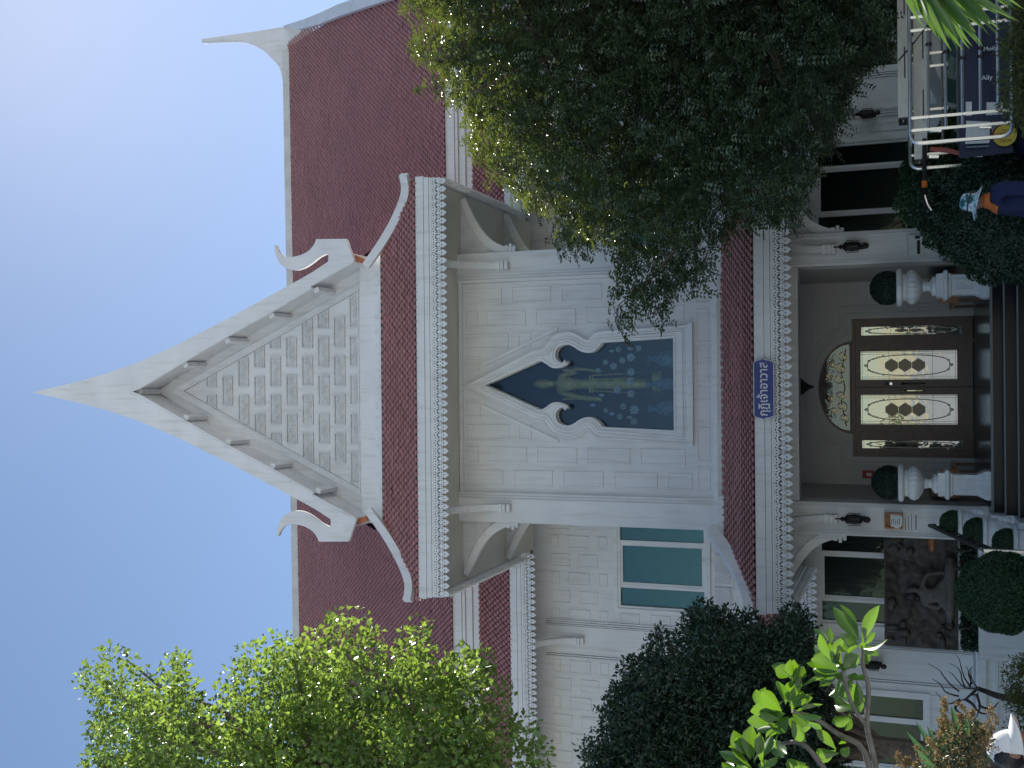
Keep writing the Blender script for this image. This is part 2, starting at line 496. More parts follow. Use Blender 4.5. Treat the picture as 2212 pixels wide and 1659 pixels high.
added_lawn = MB().box(-40, 40, 8.6, 40, 0, 0.004).build('added_lawn', mat('bounce_cutting_grass', (0.045, 0.06, 0.025), 0.9, 0.3, 2, bump=0.6)); tag(added_lawn, kind='structure', label='unseen dark grass added round the temple house to cut bounce light')  # unseen dark grass, added to cut ground bounce onto the lower walls
path = MB().box(-2.6, 2.5, 8.0, 16.0, 0.004, 0.008).build('path', M['pavement']); tag(path, kind='structure', label='pale paved path leading to the porch steps')
XC = -0.05
FZ = 1.12                                    # level of the porch floor
house = thing('temple_house', 'white two-storey Thai temple house with maroon tiled roofs and a tall pointed gable', 'building', (0, 21, 0))
H = house

# ---- walls of the projecting front block
def mirror(pts, c=XC):
    return [(2 * c - p[0], p[1]) for p in pts]

def W1(X, Y):            # points read off the window, wall plane y = 19.1
    p = P(1042.3 + X * 0.2083, 685.8 + Y * 0.2083, 19.1)
    return (p.x, p.z)
inner_r = [W1(40, 703)] + smooth_path([W1(*q) for q in [(560, 470), (610, 452), (665, 478), (725, 518), (780, 527), (850, 505), (893, 450)]], 5) \
    + smooth_path([W1(*q) for q in [(884, 458), (850, 472), (805, 462), (770, 420), (768, 365), (800, 310), (880, 282), (950, 303), (1020, 347), (1095, 368), (1160, 352), (1210, 312), (1250, 262)]], 5) \
    + [W1(1985, 215)]
wcx = -0.03
inner_r = [(p[0], p[1]) for p in inner_r]
inner = inner_r + [(2 * wcx - p[0], p[1]) for p in reversed(inner_r[1:])]
outer_r = [W1(-150, 700)] + [W1(-20, 640)] + smooth_path([W1(*q) for q in [(560, 340), (640, 328), (672, 285), (740, 205), (840, 165), (930, 160), (1010, 192), (1095, 240), (1140, 200), (1180, 165), (1240, 150)]], 5) + [W1(2140, 82)]
outer_r[0] = (wcx, outer_r[0][1])
outer = outer_r + [(2 * wcx - p[0], p[1]) for p in reversed(outer_r[1:])]

me = curve_plate([[(-2.57, 4.6), (2.47, 4.6), (2.47, 10.55), (-2.57, 10.55)], inner], 19.1, 19.35, 'front_wall')
link_mesh('front_wall', me, M['white'], H)
mb = MB()
for q in ((-2.57, -2.35, 19.35, 23.7, 4.6, 10.55), (2.25, 2.47, 19.35, 23.7, 4.6, 10.55)): MB().box(*q).build('side_wall', M['white'], H)
for q in ((-2.35, 2.25, 19.36, 23.7, 10.3, 10.55), (-2.35, 2.25, 19.36, 23.7, 4.6, 4.85)): MB().box(*q).build('inner_slab', M['white'], H)
# window of the front block: moulded frame, pane, niche behind
win = curve_plate([outer, inner], 19.02, 19.1, 'moulded_window_frame')
win = link_mesh('window_frame', win, M['trim'], H)
def offs(poly, d):
    """inset/outset a closed outline"""
    n = len(poly); out = []
    A = sum(poly[i][0] * poly[(i + 1) % n][1] - poly[(i + 1) % n][0] * poly[i][1] for i in range(n))
    sg = 1 if A > 0 else -1
    for i in range(n):
        p0, p1, p2 = np.array(poly[i - 1]), np.array(poly[i]), np.array(poly[(i + 1) % n])
        a = p1 - p0; b = p2 - p1
        la, lb = np.linalg.norm(a), np.linalg.norm(b)
        if la < 1e-9 or lb < 1e-9: out.append(tuple(p1)); continue
        na = np.array([a[1], -a[0]]) / la * sg; nb = np.array([b[1], -b[0]]) / lb * sg
        nn = na + nb; l = np.linalg.norm(nn)
        if l < 1e-6: nn = na; l = 1
        out.append(tuple(p1 + nn / l * d * min(1.15, 1 / max(0.35, l / 2))))
    return out
def strip_tube(path, y, r, closed=True, name='moulding', parent=None, m='trim'):
    q = [(p[0], y, p[1]) for p in path]
    if closed: q = q + [q[0]]
    return MB().tube(q, r, 5, cap=not closed).build(name, M[m], parent)
for k, (tpath, rr, yy) in enumerate([(outer, 0.022, 19.02), (offs(outer, -0.075), 0.014, 19.02), (offs(outer, -0.13), 0.02, 19.015), (offs(inner, 0.045), 0.014, 19.02)]):
    strip_tube(tpath, yy, rr, True, 'frame_moulding', win)
gx0, gz0, gz1 = 0.9, 6.2, 9.9
MB().box(wcx - gx0 - 0.1, wcx + gx0 + 0.1, 19.22, 19.228, 6.15, 9.95).build('window_pane', M['glass_blue'], H)
MB().box(-1.5, 1.4, 20.05, 20.1, 5.6, 10.2).box(-1.5, 1.4, 19.36, 20.05, 5.95, 6.12).build('niche', M['niche'], H)
MB().box(-1.12, 1.06, 18.97, 19.1, 5.90, 5.985).build('window_sill', M['trim'], H)
for s in (-1, 1):
    a = P(1042.3 + 0 * 0.2083, 685.8 + 500 * 0.2083, 19.1); b = P(1042.3 + 780 * 0.2083, 685.8 + 118 * 0.2083, 19.1)
    ax = a.x - wcx; bx = b.x - wcx
    MB().bar((wcx + s * ax, 19.085, a.z), (wcx + s * bx, 19.085, b.z), 0.05, 0.05, (0, 1, 0)).build('gable_moulding', M['trim'], H)

# raised wall panels set upright in staggered courses
def wall_panel_mesh(wd, ht, d=0.018, b=0.028):
    m_ = MB()
    x, z = wd / 2, ht / 2
    m_.v += [(-x, 0, -z), (x, 0, -z), (x, 0, z), (-x, 0, z), (-x + .006, -d, -z + .006), (x - .006, -d, -z + .006), (x - .006, -d, z - .006), (-x + .006, -d, z - .006)]
    x -= b; z -= b
    m_.v += [(-x, -d, -z), (x, -d, -z), (x, -d, z), (-x, -d, z)]
    x -= .008; z -= .008
    m_.v += [(-x, -d * .35, -z), (x, -d * .35, -z), (x, -d * .35, z), (-x, -d * .35, z)]
    for k in (0, 4, 8):
        for i in range(4):
            j = (i + 1) % 4
            m_.f.append((k + i, k + j, k + 4 + j, k + 4 + i))
    m_.f.append((12, 13, 14, 15))
    return m_.mesh('wall_panel')
PANELS = {}
def wall_panel(x, y, z0, z1, wd, parent, wing=False):
    key = (round(wd, 2), round(z1 - z0, 2))
    if key not in PANELS:
        PANELS[key] = wall_panel_mesh(wd, z1 - z0)
        PANELS[key].materials.append(M['white'])
    o = bpy.data.objects.new('wall_panel', PANELS[key]); COL.objects.link(o)
    o.parent = parent; o.matrix_parent_inverse = Matrix.Translation(-Vector(parent.location))
    p = Vector((x, y, (z0 + z1) / 2))
    if wing:
        p = Vector(rotz_about(p, WROT, WC)); o.rotation_euler.z = WROT
    o.location = p
    return o
colA = [(9.53, 10.28), (8.55, 9.34), (7.57, 8.36), (6.57, 7.38), (5.94, 6.40)]
colB = [(10.02, 10.28), (9.05, 9.86), (8.07, 8.87), (7.07, 7.89), (6.06, 6.89)]
colC = [(9.40, 10.28), (8.95, 9.22)]
for s in (-1, 1):
    for z0, z1 in colA: wall_panel(XC + s * 1.72, 19.1, z0, z1, 0.30, H)
    for z0, z1 in colB: wall_panel(XC + s * 1.285, 19.1, z0, z1, 0.30, H)
    for z0, z1 in colC: wall_panel(XC + s * 0.86, 19.1, z0, z1, 0.29, H)
    wall_panel(XC + s * 0.44, 19.1, 9.98, 10.28, 0.28, H)
for x0, wd in [(-1.7, .42), (-1.1, .62), (-0.4, .66), (0.32, .66), (1.0, .6), (1.6, .42)]:
    wall_panel(x0, 19.1, 5.62, 5.86, wd, H)
# corner pilasters with their mouldings
for s in (-1, 1):
    xo = XC + s * 2.54; xi = XC + s * 2.0
    a, b = min(xo, xi), max(xo, xi)
    MB().box(a - 0.02, b, 19.04, 19.12, 5.40, 10.5).build('pilaster', M['white'], H)
    m_ = MB()
    for k in range(3):
        xx = XC + s * (2.02 + 0.05 * k)
        m_.box(xx - 0.014, xx + 0.014, 19.01, 19.05, 5.45, 10.45)
    m_.build('pilaster_moulding', M['trim'], H)
    xx = XC + s * 1.95
    MB().box(xx - .012, xx + .012, 19.08, 19.12, 5.6, 10.4).build('pilaster_moulding', M['trim'], H)
MB().box(-2.6, 2.5, 19.03, 19.1, 5.40, 5.56).build('wall_band', M['trim'], H)
MB().box(-2.58, 2.48, 19.06, 19.1, 10.33, 10.405).build('wall_band', M['trim'], H)

# ---- fretwork valance pieces
def fret_mesh(wd=0.144, ht=0.30):
    w2 = wd / 2
    hf = [(1.0, 0), (1.0, -.22), (.92, -.26), (.88, -.34), (.95, -.42), (.95, -.52), (.86, -.59), (.52, -.64), (.80, -.73), (.76, -.77), (0, -1.0)]
    out = [(x * w2, z * ht) for x, z in hf] + [(-x * w2, z * ht) for x, z in reversed(hf[:-1])]
    def dot(x, z, r, n=6): return [(x * w2 + r * math.cos(2 * math.pi * k / n), z * ht + r * math.sin(2 * math.pi * k / n)) for k in range(n)]
    holes = [dot(0, -0.09, 0.015), dot(0.62, -0.13, 0.013), dot(-0.62, -0.13, 0.013), dot(0, -0.66, 0.016), dot(0.52, -0.53, 0.014), dot(-0.52, -0.53, 0.014)]
    for s in (-1, 1):
        holes.append([(s * 0.10 * w2, -0.19 * ht), (s * 0.74 * w2, -0.32 * ht), (s * 0.66 * w2, -0.44 * ht), (s * 0.50 * w2, -0.42 * ht), (s * 0.06 * w2, -0.30 * ht)])
    return curve_plate([out] + holes, -0.012, 0.012, 'fretwork')
FRET = fret_mesh(); FRET.materials.append(M['trim'])
FRETS = [0]
def fret_row(a, b, parent, y_dir=None, n=None, wing=False, joined=False):
    """a row of hanging fretwork pieces from a to b (top corners)"""
    a = Vector(a); b = Vector(b); L = (b - a).length
    n = n or int(round(L / 0.144)); d = (b - a) / n
    ang = math.atan2(d.y, d.x)
    if joined:
        vs = np.array([v.co for v in FRET.vertices]); fs = [tuple(p.vertices) for p in FRET.polygons]
        m_ = MB()
        for i in range(n):
            c = a + d * (i + .5); sc = d.length / 0.144
            m_.add([(c.x + (v[0] * sc) * math.cos(ang) - v[1] * math.sin(ang), c.y + v[0] * sc * math.sin(ang) + v[1] * math.cos(ang), c.z + v[2]) for v in vs], fs)
        o = m_.build('fretwork_row', M['trim'], parent, wing=wing); o['kind'] = 'stuff'
        return
    for i in range(n):
        o = bpy.data.objects.new('fretwork', FRET); COL.objects.link(o)
        o.parent = parent
        c = a + d * (i + .5); rz = ang
        if wing: c = Vector(rotz_about(c, WROT, WC)); rz += WROT
        o.location = c; o.rotation_euler.z = rz; o.scale.x = d.length / 0.144
        FRETS[0] += 1

# ---- roof tiles
TW, TH_ = 0.132, 0.098
def tile_mesh():
    w2, h, t = TW / 2 * 0.83, TH_ * 0.84, 0.022
    vs = [(-w2, 0, t * .6), (-w2 * .42, -h * .56, t), (0, -h, t), (w2 * .42, -h * .56, t), (w2, 0, t * .6), (w2 * .42, h * .56, .004), (0, h, .0), (-w2 * .42, h * .56, .004), (0, -h * .05, t * 1.15),
          (-w2, 0, -.004), (0, -h, -.004), (w2, 0, -.004)]
    fs = [(i, (i + 1) % 8, 8) for i in range(8)] + [(9, 10, 2, 0), (10, 11, 4, 2)]
    return np.array(vs), fs
TV, TF = tile_mesh()
TILE = bpy.data.meshes.new('roof_tile'); TILE.from_pydata([tuple(v) for v in TV], [], TF); TILE.materials.append(M['tile'])
def tile_roof(O, A, Sv, inside, la, ls, parent, nmax=0, wing=False, name='tile_field'):
    """tiles on the plane O + a*A + s*Sv; the first nmax from the eave upward become objects, the rest one joined field"""
    O = np.array(O, float); A = np.array(A, float); A /= np.linalg.norm(A); Sv = np.array(Sv, float); Sv /= np.linalg.norm(Sv)
    Nn = np.cross(A, Sv)
    cs = []
    s = 0.02; row = 0
    while s < ls:
        a = (0.5 if row % 2 else 0.0) * TW
        while a < la:
            if inside(a, s): cs.append((a, s))
            a += TW
        s += TH_; row += 1
    cs = np.array(cs)
    k = min(nmax, len(cs))
    Rm = Matrix(((A[0], Sv[0], Nn[0]), (A[1], Sv[1], Nn[1]), (A[2], Sv[2], Nn[2])))
    for i in range(k):
        o = bpy.data.objects.new('roof_tile', TILE); COL.objects.link(o)
        p = O + A * cs[i, 0] + Sv * cs[i, 1] + Nn * RNG.uniform(0, 0.006)
        o.parent = parent
        o.matrix_basis = Matrix.Translation(Vector(p)) @ Rm.to_4x4() @ Matrix.Rotation(RNG.normal() * 0.02, 4, 'Z')
    rest = cs[k:]
    if len(rest):
        nv = len(TV)
        wob = RNG.normal(size=(len(rest), 1, 1)) * 0.003
        p = O[None, None] + A[None, None] * (rest[:, None, 0:1] + TV[None, :, 0:1]) + Sv[None, None] * (rest[:, None, 1:2] + TV[None, :, 1:2]) + Nn[None, None] * (TV[None, :, 2:3] + wob)
        V = p.reshape(-1, 3)
        if wing:
            c, s_ = math.cos(WROT), math.sin(WROT)
            X = V[:, 0] - WC[0]; Y = V[:, 1] - WC[1]
            V = np.stack([WC[0] + X * c - Y * s_, WC[1] + X * s_ + Y * c, V[:, 2]], 1)
        fs = []
        tot = []
        base = np.arange(len(rest)) * nv
        li = np.concatenate([np.array([i for f in TF for i in f])[None] + base[:, None]], 0).reshape(-1)
        per = np.array([len(f) for f in TF])
        tot = np.tile(per, len(rest))
        st = np.concatenate([[0], np.cumsum(tot)[:-1]])
        me = bpy.data.meshes.new(name)
        me.vertices.add(len(V)); me.vertices.foreach_set('co', V.astype(np.float32).ravel())
        me.loops.add(len(li)); me.loops.foreach_set('vertex_index', li.astype(np.int32))
        me.polygons.add(len(tot)); me.polygons.foreach_set('loop_start', st.astype(np.int32)); me.polygons.foreach_set('loop_total', tot.astype(np.int32))
        me.update(calc_edges=True)
        o = link_mesh(name, me, M['tile'], parent); o['kind'] = 'stuff'

# ---- eaves: a skirt roof with boards, fretwork, soffit, tiles and hips
def skirt(z_eave, z_top, xe, ye, xw, yw, name, ntile, ysof):
    """skirt roof round the front block: eave corner (+-xe, ye), wall corner (+-xw, yw)"""
    q = bpy.data.objects
    mb = MB()
    xl, xr = XC - xe, XC + xe
    wl, wr = XC - xw, XC + xw
    yb = 22.2
    # deck
    mb.add([(xl, ye, z_eave), (xr, ye, z_eave), (wr, yw, z_top), (wl, yw, z_top)], [(0, 1, 2, 3)])
    mb.add([(xl, ye, z_eave), (wl, yw, z_top), (wl, yb + 1.3, z_top), (xl, yb + .3, z_eave)], [(0, 1, 2, 3)])
    mb.add([(xr, ye, z_eave), (wr, yw, z_top), (wr, yb + 1.3, z_top), (xr, yb + .3, z_eave)], [(0, 1, 2, 3)])
    roof = mb.build(name, M['deck'], H)
    # boards
    f = MB()
    zb = z_eave - 0.02
    f.box(xl, xr, ye - 0.03, ye + 0.05, zb - 0.155, zb)
    f.box(xl + .02, xr - .02, ye - 0.015, ye + 0.05, zb - 0.255, zb - 0.16)
    f.box(xl + .03, xr - .03, ye - 0.002, ye + 0.05, zb - 0.30, zb - 0.26)
    for xs, sg in ((xl, 1), (xr, -1)):
        a, b = sorted((xs, xs + sg * 0.06))
        f.box(a, b, ye + 0.055, yb + .2, zb - 0.155, zb)
        a, b = sorted((xs + sg * .02, xs + sg * 0.07))
        f.box(a, b, ye + 0.055, yb + .2, zb - 0.30, zb - 0.16)
    fb = f.build('eave_board', M['trim'], H)
    zf = zb - 0.30
    fret_row((xl + .03, ye + 0.02, zf), (xr - .03, ye + 0.02, zf), fb)
    fret_row((xl + .05, yb + .2, zf), (xl + .05, ye + 0.05, zf), fb, joined=True)
    fret_row((xr - .05, ye + 0.05, zf), (xr - .05, yb + .2, zf), fb, joined=True)
    # soffit
    s_ = MB()
    zs = zb - 0.275
    s_.box(xl + .08, xr - .08, ye + .06, ysof, zs, zs + .04)
    s_.build('soffit', M['cream'], H)
    for a_, b_ in ((xl + .08, wl + .15), (wr - .15, xr - .08)):
        MB().box(a_, b_, ysof + .001, yb + 1.2, zs, zs + .04).build('soffit', M['cream'], H)
    # tiles, front
    slope = math.hypot(yw - ye, z_top - z_eave)
    la = 2 * xe
    def ins(a, s): 
        t = s / slope * (xe - xw)
        return t - 0.02 < a < la - t + 0.02 and s < slope - .03
    tile_roof((xl, ye - .02, z_eave + .005), (1, 0, 0), (0, yw - ye, z_top - z_eave), ins, la, slope, roof, ntile)
    # tiles, both sides
    for sg in (-1, 1):
        x_e = XC + sg * xe
        sl = math.hypot(xe - xw, z_top - z_eave)
        L_ = yb - ye
        k = (yw - ye) / sl
        if sg < 0:
            O_ = (x_e - .02, yb, z_eave + .005); A_ = (0, -1, 0)
            ii = lambda a, s: a < L_ - s * k and s < sl - .03
        else:
            O_ = (x_e + .02, ye, z_eave + .005); A_ = (0, 1, 0)
            ii = lambda a, s: a > s * k and s < sl - .03
        tile_roof(O_, A_, (-sg * (xe - xw), 0, z_top - z_eave), ii, L_, sl, roof, 0)
    return roof
RL = skirt(4.69, 5.40, 3.72, 17.80, 2.58, 19.04, 'porch_roof', 300, 19.06)
RU = skirt(10.71, 11.84, 3.82, 17.80, 2.62, 18.62, 'skirt_roof', 0, 19.09)
# hip ribs: white curved ridges
def hip(pts, wd, ht, name='hip_rib', m='trim'):
    q = [(p[0], p[1] - .01, p[2] + .045) for p in smooth_path(pts, 5)]
    mb = MB()
    for i in range(len(q) - 1):
        a, b = Vector(q[i]), Vector(q[i + 1])
        mb.bar(a - (b - a) * .03, b + (b - a) * .03, wd, ht)
    return mb.build(name, M[m], H)
for s in (-1, 1):
    hip([(XC + s * 2.56, 19.00, 5.55), (XC + s * 2.85, 18.74, 5.27), (XC + s * 3.25, 18.32, 4.93), (XC + s * 3.55, 17.98, 4.76), (XC + s * 3.79, 17.74, 4.74)], 0.24, 0.20, m='trim')
    hip([(XC + s * 2.35, 18.50, 12.02), (XC + s * 2.78, 18.38, 11.60), (XC + s * 3.25, 18.12, 11.15), (XC + s * 3.6, 17.88, 10.88), (XC + s * 3.87, 17.72, 10.84)], 0.12, 0.15)
MB().box(XC - 2.0, XC + 1.94, 18.98, 19.1, 5.36, 5.47).build('roof_flashing', M['ridge'], H)
for s in (-1, 1):
    a, b = sorted((XC + s * 1.95, XC + s * 2.62))
    MB().box(a, b, 18.94, 19.06, 5.30, 5.46).build('roof_flashing', M['trim'], H)

# ---- gable
GX = -0.09
YG = 18.3
YT = 18.92
def G(x, y, Y=YG):
    p = P(x, y, Y); return (p.x - GX - (0.0), p.z)
def gd(X, Y): return (559.6 + X * 0.124, 466.3 + Y * 0.124)
def g4(X, Y): return (X * 0.3333, 553 + Y * 0.3333)
edge_out = [g4(218, 892), g4(500, 817), g4(700, 762), g4(900, 692), g4(1150, 580), g4(1500, 400), g4(1865, 200)]
barge = [G(*q) for q in edge_out]
barge[0] = (0.0, barge[0][1])
slot = [G(*gd(*q)) for q in [(500, 1240), (950, 985), (1225, 800)]]
fin_low = smooth_path([G(*gd(*q)) for q in [(1245, 740), (1225, 685), (1170, 672), (1050, 735), (900, 852), (750, 930), (600, 945), (450, 890), (350, 780), (300, 620), (296, 515)]], 4)
fin_up = smooth_path([G(*gd(*q)) for q in [(306, 515), (335, 585), (400, 670), (490, 715), (620, 718), (780, 672), (900, 600), (980, 500), (1018, 410)]], 4)
low = [G(*gd(*q)) for q in [(1528, 405), (1672, 785)]]
edge_in = [G(*q) for q in [gd(1665, 800), gd(920, 1213), g4(2030, 205), g4(1750, 370), g4(1460, 530), g4(1190, 690), g4(920, 850)]]
apex_in = (0.0, G(*g4(850, 888))[1])
right = barge + slot + fin_low + fin_up + low + edge_in
poly = [(GX + p[0], p[1]) for p in right] + [(GX, apex_in[1])] + [(GX - p[0], p[1]) for p in reversed(right[1:])]
# split at the axis so that each barge board is a part of its own
for s in (1, -1):
    half = [(GX + s * p[0], p[1]) for p in right] + [(GX, apex_in[1])]
    me = curve_plate([half], YG - 0.05, YG + 0.05, 'barge_board')
    bb = link_mesh('barge_board', me, M['trim'], H)
    # moulded inner edge
    strip_tube([(GX + s * p[0], p[1] ) for p in edge_in] + [(GX, apex_in[1])], YG - 0.04, 0.03, False, 'barge_moulding', bb)
# raking soffit, purlins
apz = P(395, 845, YT).z
bl = P(778, 1056, YT); br_ = P(770, 632, YT)
slope_x = 2.74
zb_s, zt_s = 12.25, apex_in[1] + 0.12
for s in (-1, 1):
    ln_ = [(GX + s * p[0], p[1]) for p in edge_in] + [(GX, apex_in[1])]
    v_ = []
    for p in ln_:
        v_ += [(p[0], YG + .05, p[1] + .02), (p[0], YT + .3, p[1] + .02), (p[0], YT + .3, p[1] + .14), (p[0], YG + .05, p[1] + .14)]
    f_ = []
    for i in range(len(ln_) - 1):
        for j in range(4): f_.append((i * 4 + j, i * 4 + (j + 1) % 4, i * 4 + 4 + (j + 1) % 4, i * 4 + 4 + j))
    MB().add(v_, f_ + [(0, 1, 2, 3)]).build('raking_soffit', M['white'], H)
    for pz in [(2065, 205), (1775, 370), (1490, 530), (1220, 690)]:
        g = G(*g4(pz[0], pz[1] + 6), Y=YG + .1)
        d = Vector((slope_x, 0, zb_s + .1 - zt_s)).normalized()
        c = Vector((GX + s * (g[0] - 0.035), (YG + YT) / 2 + .03, g[1] + 0.0))
        MB().obox(c, (s * d.x * .055, 0, d.z * .055), (0, (YT - YG) / 2 + .02, 0), (s * -d.z * .045, 0, d.x * .045)).build('purlin', M['trim'], H)
MB().box(GX - .06, GX + .06, YG + .06, YT + .1, apex_in[1] - .20, apex_in[1] - .06).build('purlin', M['trim'], H)
# tympanum
hw = (br_.x - bl.x) / 2 + 0.02
zbt = (bl.z + br_.z) / 2
tri = lambda d: [(GX - hw - d * 1.05, zbt - d * .55), (GX + hw + d * 1.05, zbt - d * .55), (GX, apz + d * 2.3)]
me = curve_plate([[(GX - 2.62, 12.1), (GX + 2.62, 12.1), (GX + 2.62, 12.42), (GX, 17.35), (GX - 2.62, 12.42)]], YT + .05, YT + .2, 'tympanum')
tym = link_mesh('tympanum', me, M['white'], H)
link_mesh('tympanum_border', curve_plate([tri(0.14), tri(0.0)], YT - .01, YT + .06, 'tb'), M['trim'], H)
link_mesh('tympanum_border', curve_plate([tri(0.06), tri(0.03)], YT - .03, YT - .008, 'tb'), M['trim'], H)
# beam under the tympanum
MB().box(GX - 2.45, GX + 2.45, YT - .16, YT + .1, 12.02, 12.36).box(GX - 2.55, GX + 2.55, YT - .22, YT + .05, 11.9, 12.015).box(GX - 2.6, GX + 2.6, YT - .29, YT + .05, 11.78, 11.895).build('gable_beam', M['trim'], H)
# carved panels
def spiral(cx, cz, r0, turns, sg, n=14):
    return [(cx + r0 * (1 - t / n * .8) * math.cos(sg * (t / n * turns * 2 * math.pi)), cz + r0 * (1 - t / n * .8) * math.sin(sg * (t / n * turns * 2 * math.pi))) for t in range(n)]
PWD, PHT = 0.60, 0.25
def carved_panel():
    mb = MB()
    x, z, b = PWD / 2, PHT / 2, 0.022
    mb.box(-x, x, -.04, 0.0, z - b, z).box(-x, x, -.04, 0, -z, -z + b).box(-x, -x + b, -.04, 0, -z + b, z - b).box(x - b, x, -.04, 0, -z + b, z - b)
    mb.box(-x + b, x - b, -.004, 0.002, -z + b, z - b)
    for i, cx in enumerate((-0.17, -0.06, 0.055, 0.165)):
        sg = 1 if i % 2 else -1
        p = [(q[0], -.009, q[1]) for q in spiral(cx, sg * 0.012, 0.06, 1.3, sg, 9)]
        mb.tube(p, 0.017, 3, cap=False)
    for i in range(5):
        cx = -0.22 + .11 * i
        mb.box(cx - .014, cx + .014, -.016, -.003, (-1) ** i * .05 - .02, (-1) ** i * .05 + .02)
    return mb
cp = carved_panel()
CPM = cp.mesh('carved_panel'); CPM.materials.append(M['carved'])
pitch = P(600, 845 - 81.5, YT).x - P(600, 845, YT).x
for i in range(10):
    z = P(445 + 34.65 * i + 10, 843, YT).z
    off = 0.0 if i % 2 else pitch / 2
    lim = lambda zz: (apz - zz) / (apz - zbt) * hw - 0.03
    for k in range(-5, 6):
        cx = k * pitch + off
        l, r_ = cx - PWD / 2, cx + PWD / 2
        lt = lim(z + PHT / 2)
        if l > lt - .06 or r_ < -lt + .06: continue
        if abs(l) <= lim(z + PHT / 2) and abs(r_) <= lim(z + PHT / 2):
            me = CPM
        else:
            me = CPM.copy(); bm = bmesh.new(); bm.from_mesh(me)
            for s in (-1, 1):
                # cut along the rake
                e = Vector((s * (apz - zbt), 0, hw)).normalized()
                pt = Vector((s * lim(z), 0, 0)) - Vector((cx, 0, 0))
                geom = bm.verts[:] + bm.edges[:] + bm.faces[:]
                bmesh.ops.bisect_plane(bm, geom=geom, plane_co=pt, plane_no=e, clear_outer=True)
            bm.to_mesh(me); bm.free()
            if len(me.polygons) < 4: continue
        o = bpy.data.objects.new('carved_panel', me); COL.objects.link(o); o.parent = tym
        o.location = (GX + cx, YT + .05, z)
# roof behind the gable
mb = MB()
for s in (-1, 1):
    mb.add([(GX, YT + .35, 17.42), (GX + s * 2.8, YT + .35, 12.35), (GX + s * 2.8, 26.0, 12.35), (GX, 28.0, 17.42)], [(0, 1, 2, 3)])
gr = mb.build('gable_roof', M['deck'], H)
for s in (-1, 1):
    L_ = 6.2; sl = math.hypot(2.8, 5.07)
    if s > 0: tile_roof((GX + 2.8, YT + .4, 12.36), (0, 1, 0), (-2.8, 0, 5.07), lambda a, b: True, L_, sl, gr)
    else: tile_roof((GX - 2.8, YT + .4 + L_, 12.36), (0, -1, 0), (2.8, 0, 5.07), lambda a, b: True, L_, sl, gr)
MB().box(GX - .09, GX + .09, YT + .3, 27.5, 17.34, 17.58).build('ridge_cap', M['trim'], H)
# rafter ends and rusty valley boards by the gable feet
for s in (-1, 1):
    for dz, ln in ((12.78, .30), (12.42, .26)):
        MB().box(*sorted((GX + s * 2.42, GX + s * (2.42 + ln))), YG - .02, YG + .1, dz - .1, dz).build('rafter_end', M['trim'], H)
    MB().box(*sorted((GX + s * 2.42, GX + s * 2.62)), YG + .1, YT + .3, 12.3, 12.7).build('rafter_end', M['trim'], H)
    MB().bar((GX + s * 2.74, YG + .12, 12.78), (GX + s * 2.46, YG + .2, 12.1), .10, .05, (0, 1, 0)).build('valley_board', M['rust'], H)

# ---- eave brackets
def bracket(foot, tip, ysp, lattice=True, fwd=False):
    """curved eave bracket; foot/tip are (offset from wall, z); ysp = (wall coordinate, sign, plane coordinate)"""
    wall, sg, pl = ysp
    f = np.array(foot, float); t = np.array(tip, float)
    c1 = np.array((f[0] + .06, f[1] + (t[1] - f[1]) * .62)); c2 = np.array((f[0] + (t[0] - f[0]) * .55, t[1] - .22))
    bz = lambda u: (1 - u) ** 3 * f + 3 * (1 - u) ** 2 * u * c1 + 3 * (1 - u) * u * u * c2 + u ** 3 * t
    n = 14
    pts = [bz(i / n) for i in range(n + 1)]
    up, dn = [], []
    for i, p in enumerate(pts):
        d = pts[min(i + 1, n)] - pts[max(i - 1, 0)]; d /= np.linalg.norm(d)
        nn = np.array((-d[1], d[0])); wth = 0.085 - 0.03 * i / n
        up.append(p + nn * wth); dn.append(p - nn * wth)
    band = up + dn[::-1]
    m2 = lambda L_: [(wall + sg * p[0], p[1]) for p in L_]
    pln = 'yz' if fwd else 'xz'
    mb = MB().prism(m2(band), pl - .06, pl + .06, pln)
    for k, (dx, hh) in enumerate(((.02, .05), (.06, .05), (.03, .06))):
        z = f[1] - .04 + k * .075
        a, b = sorted((wall + sg * (-.02), wall + sg * (f[0] + .10 + dx)))
        if fwd: mb.box(pl - .075, pl + .075, a, b, z, z + hh)
        else: mb.box(a, b, pl - .075, pl + .075, z, z + hh)
    o = mb.build('eave_bracket', M['trim'], H)
    if lattice:
        sp = [(0.0, f[1] + .2)] + [tuple(p) for p in up[2:]] + [(0.0, t[1] + .1)]
        MB().prism(m2(sp), pl - .02, pl + .02, pln).build('bracket_lattice', M['carved'], o)
for s in (-1, 1):
    wl_ = XC + s * 2.52
    bracket((0.03, 9.32), (1.10, 10.36), (wl_, s, 19.25))
    bracket((0.03, 9.28), (1.15, 10.36), (wl_, s, 21.6))
    bracket((0.03, 3.38), (1.05, 4.40), (wl_, s, 19.3))
    bracket((0.03, 9.38), (1.05, 10.38), (19.04, -1, XC + s * 2.27), False, True)
    bracket((0.03, 3.50), (1.05, 4.40), (19.04, -1, XC + s * 2.27), False, True)

# ------------------------------------------------------------------ porch
YB = 22.7
XB = -0.13
DX0, DX1, DZ1 = -1.52, 1.25, 3.38
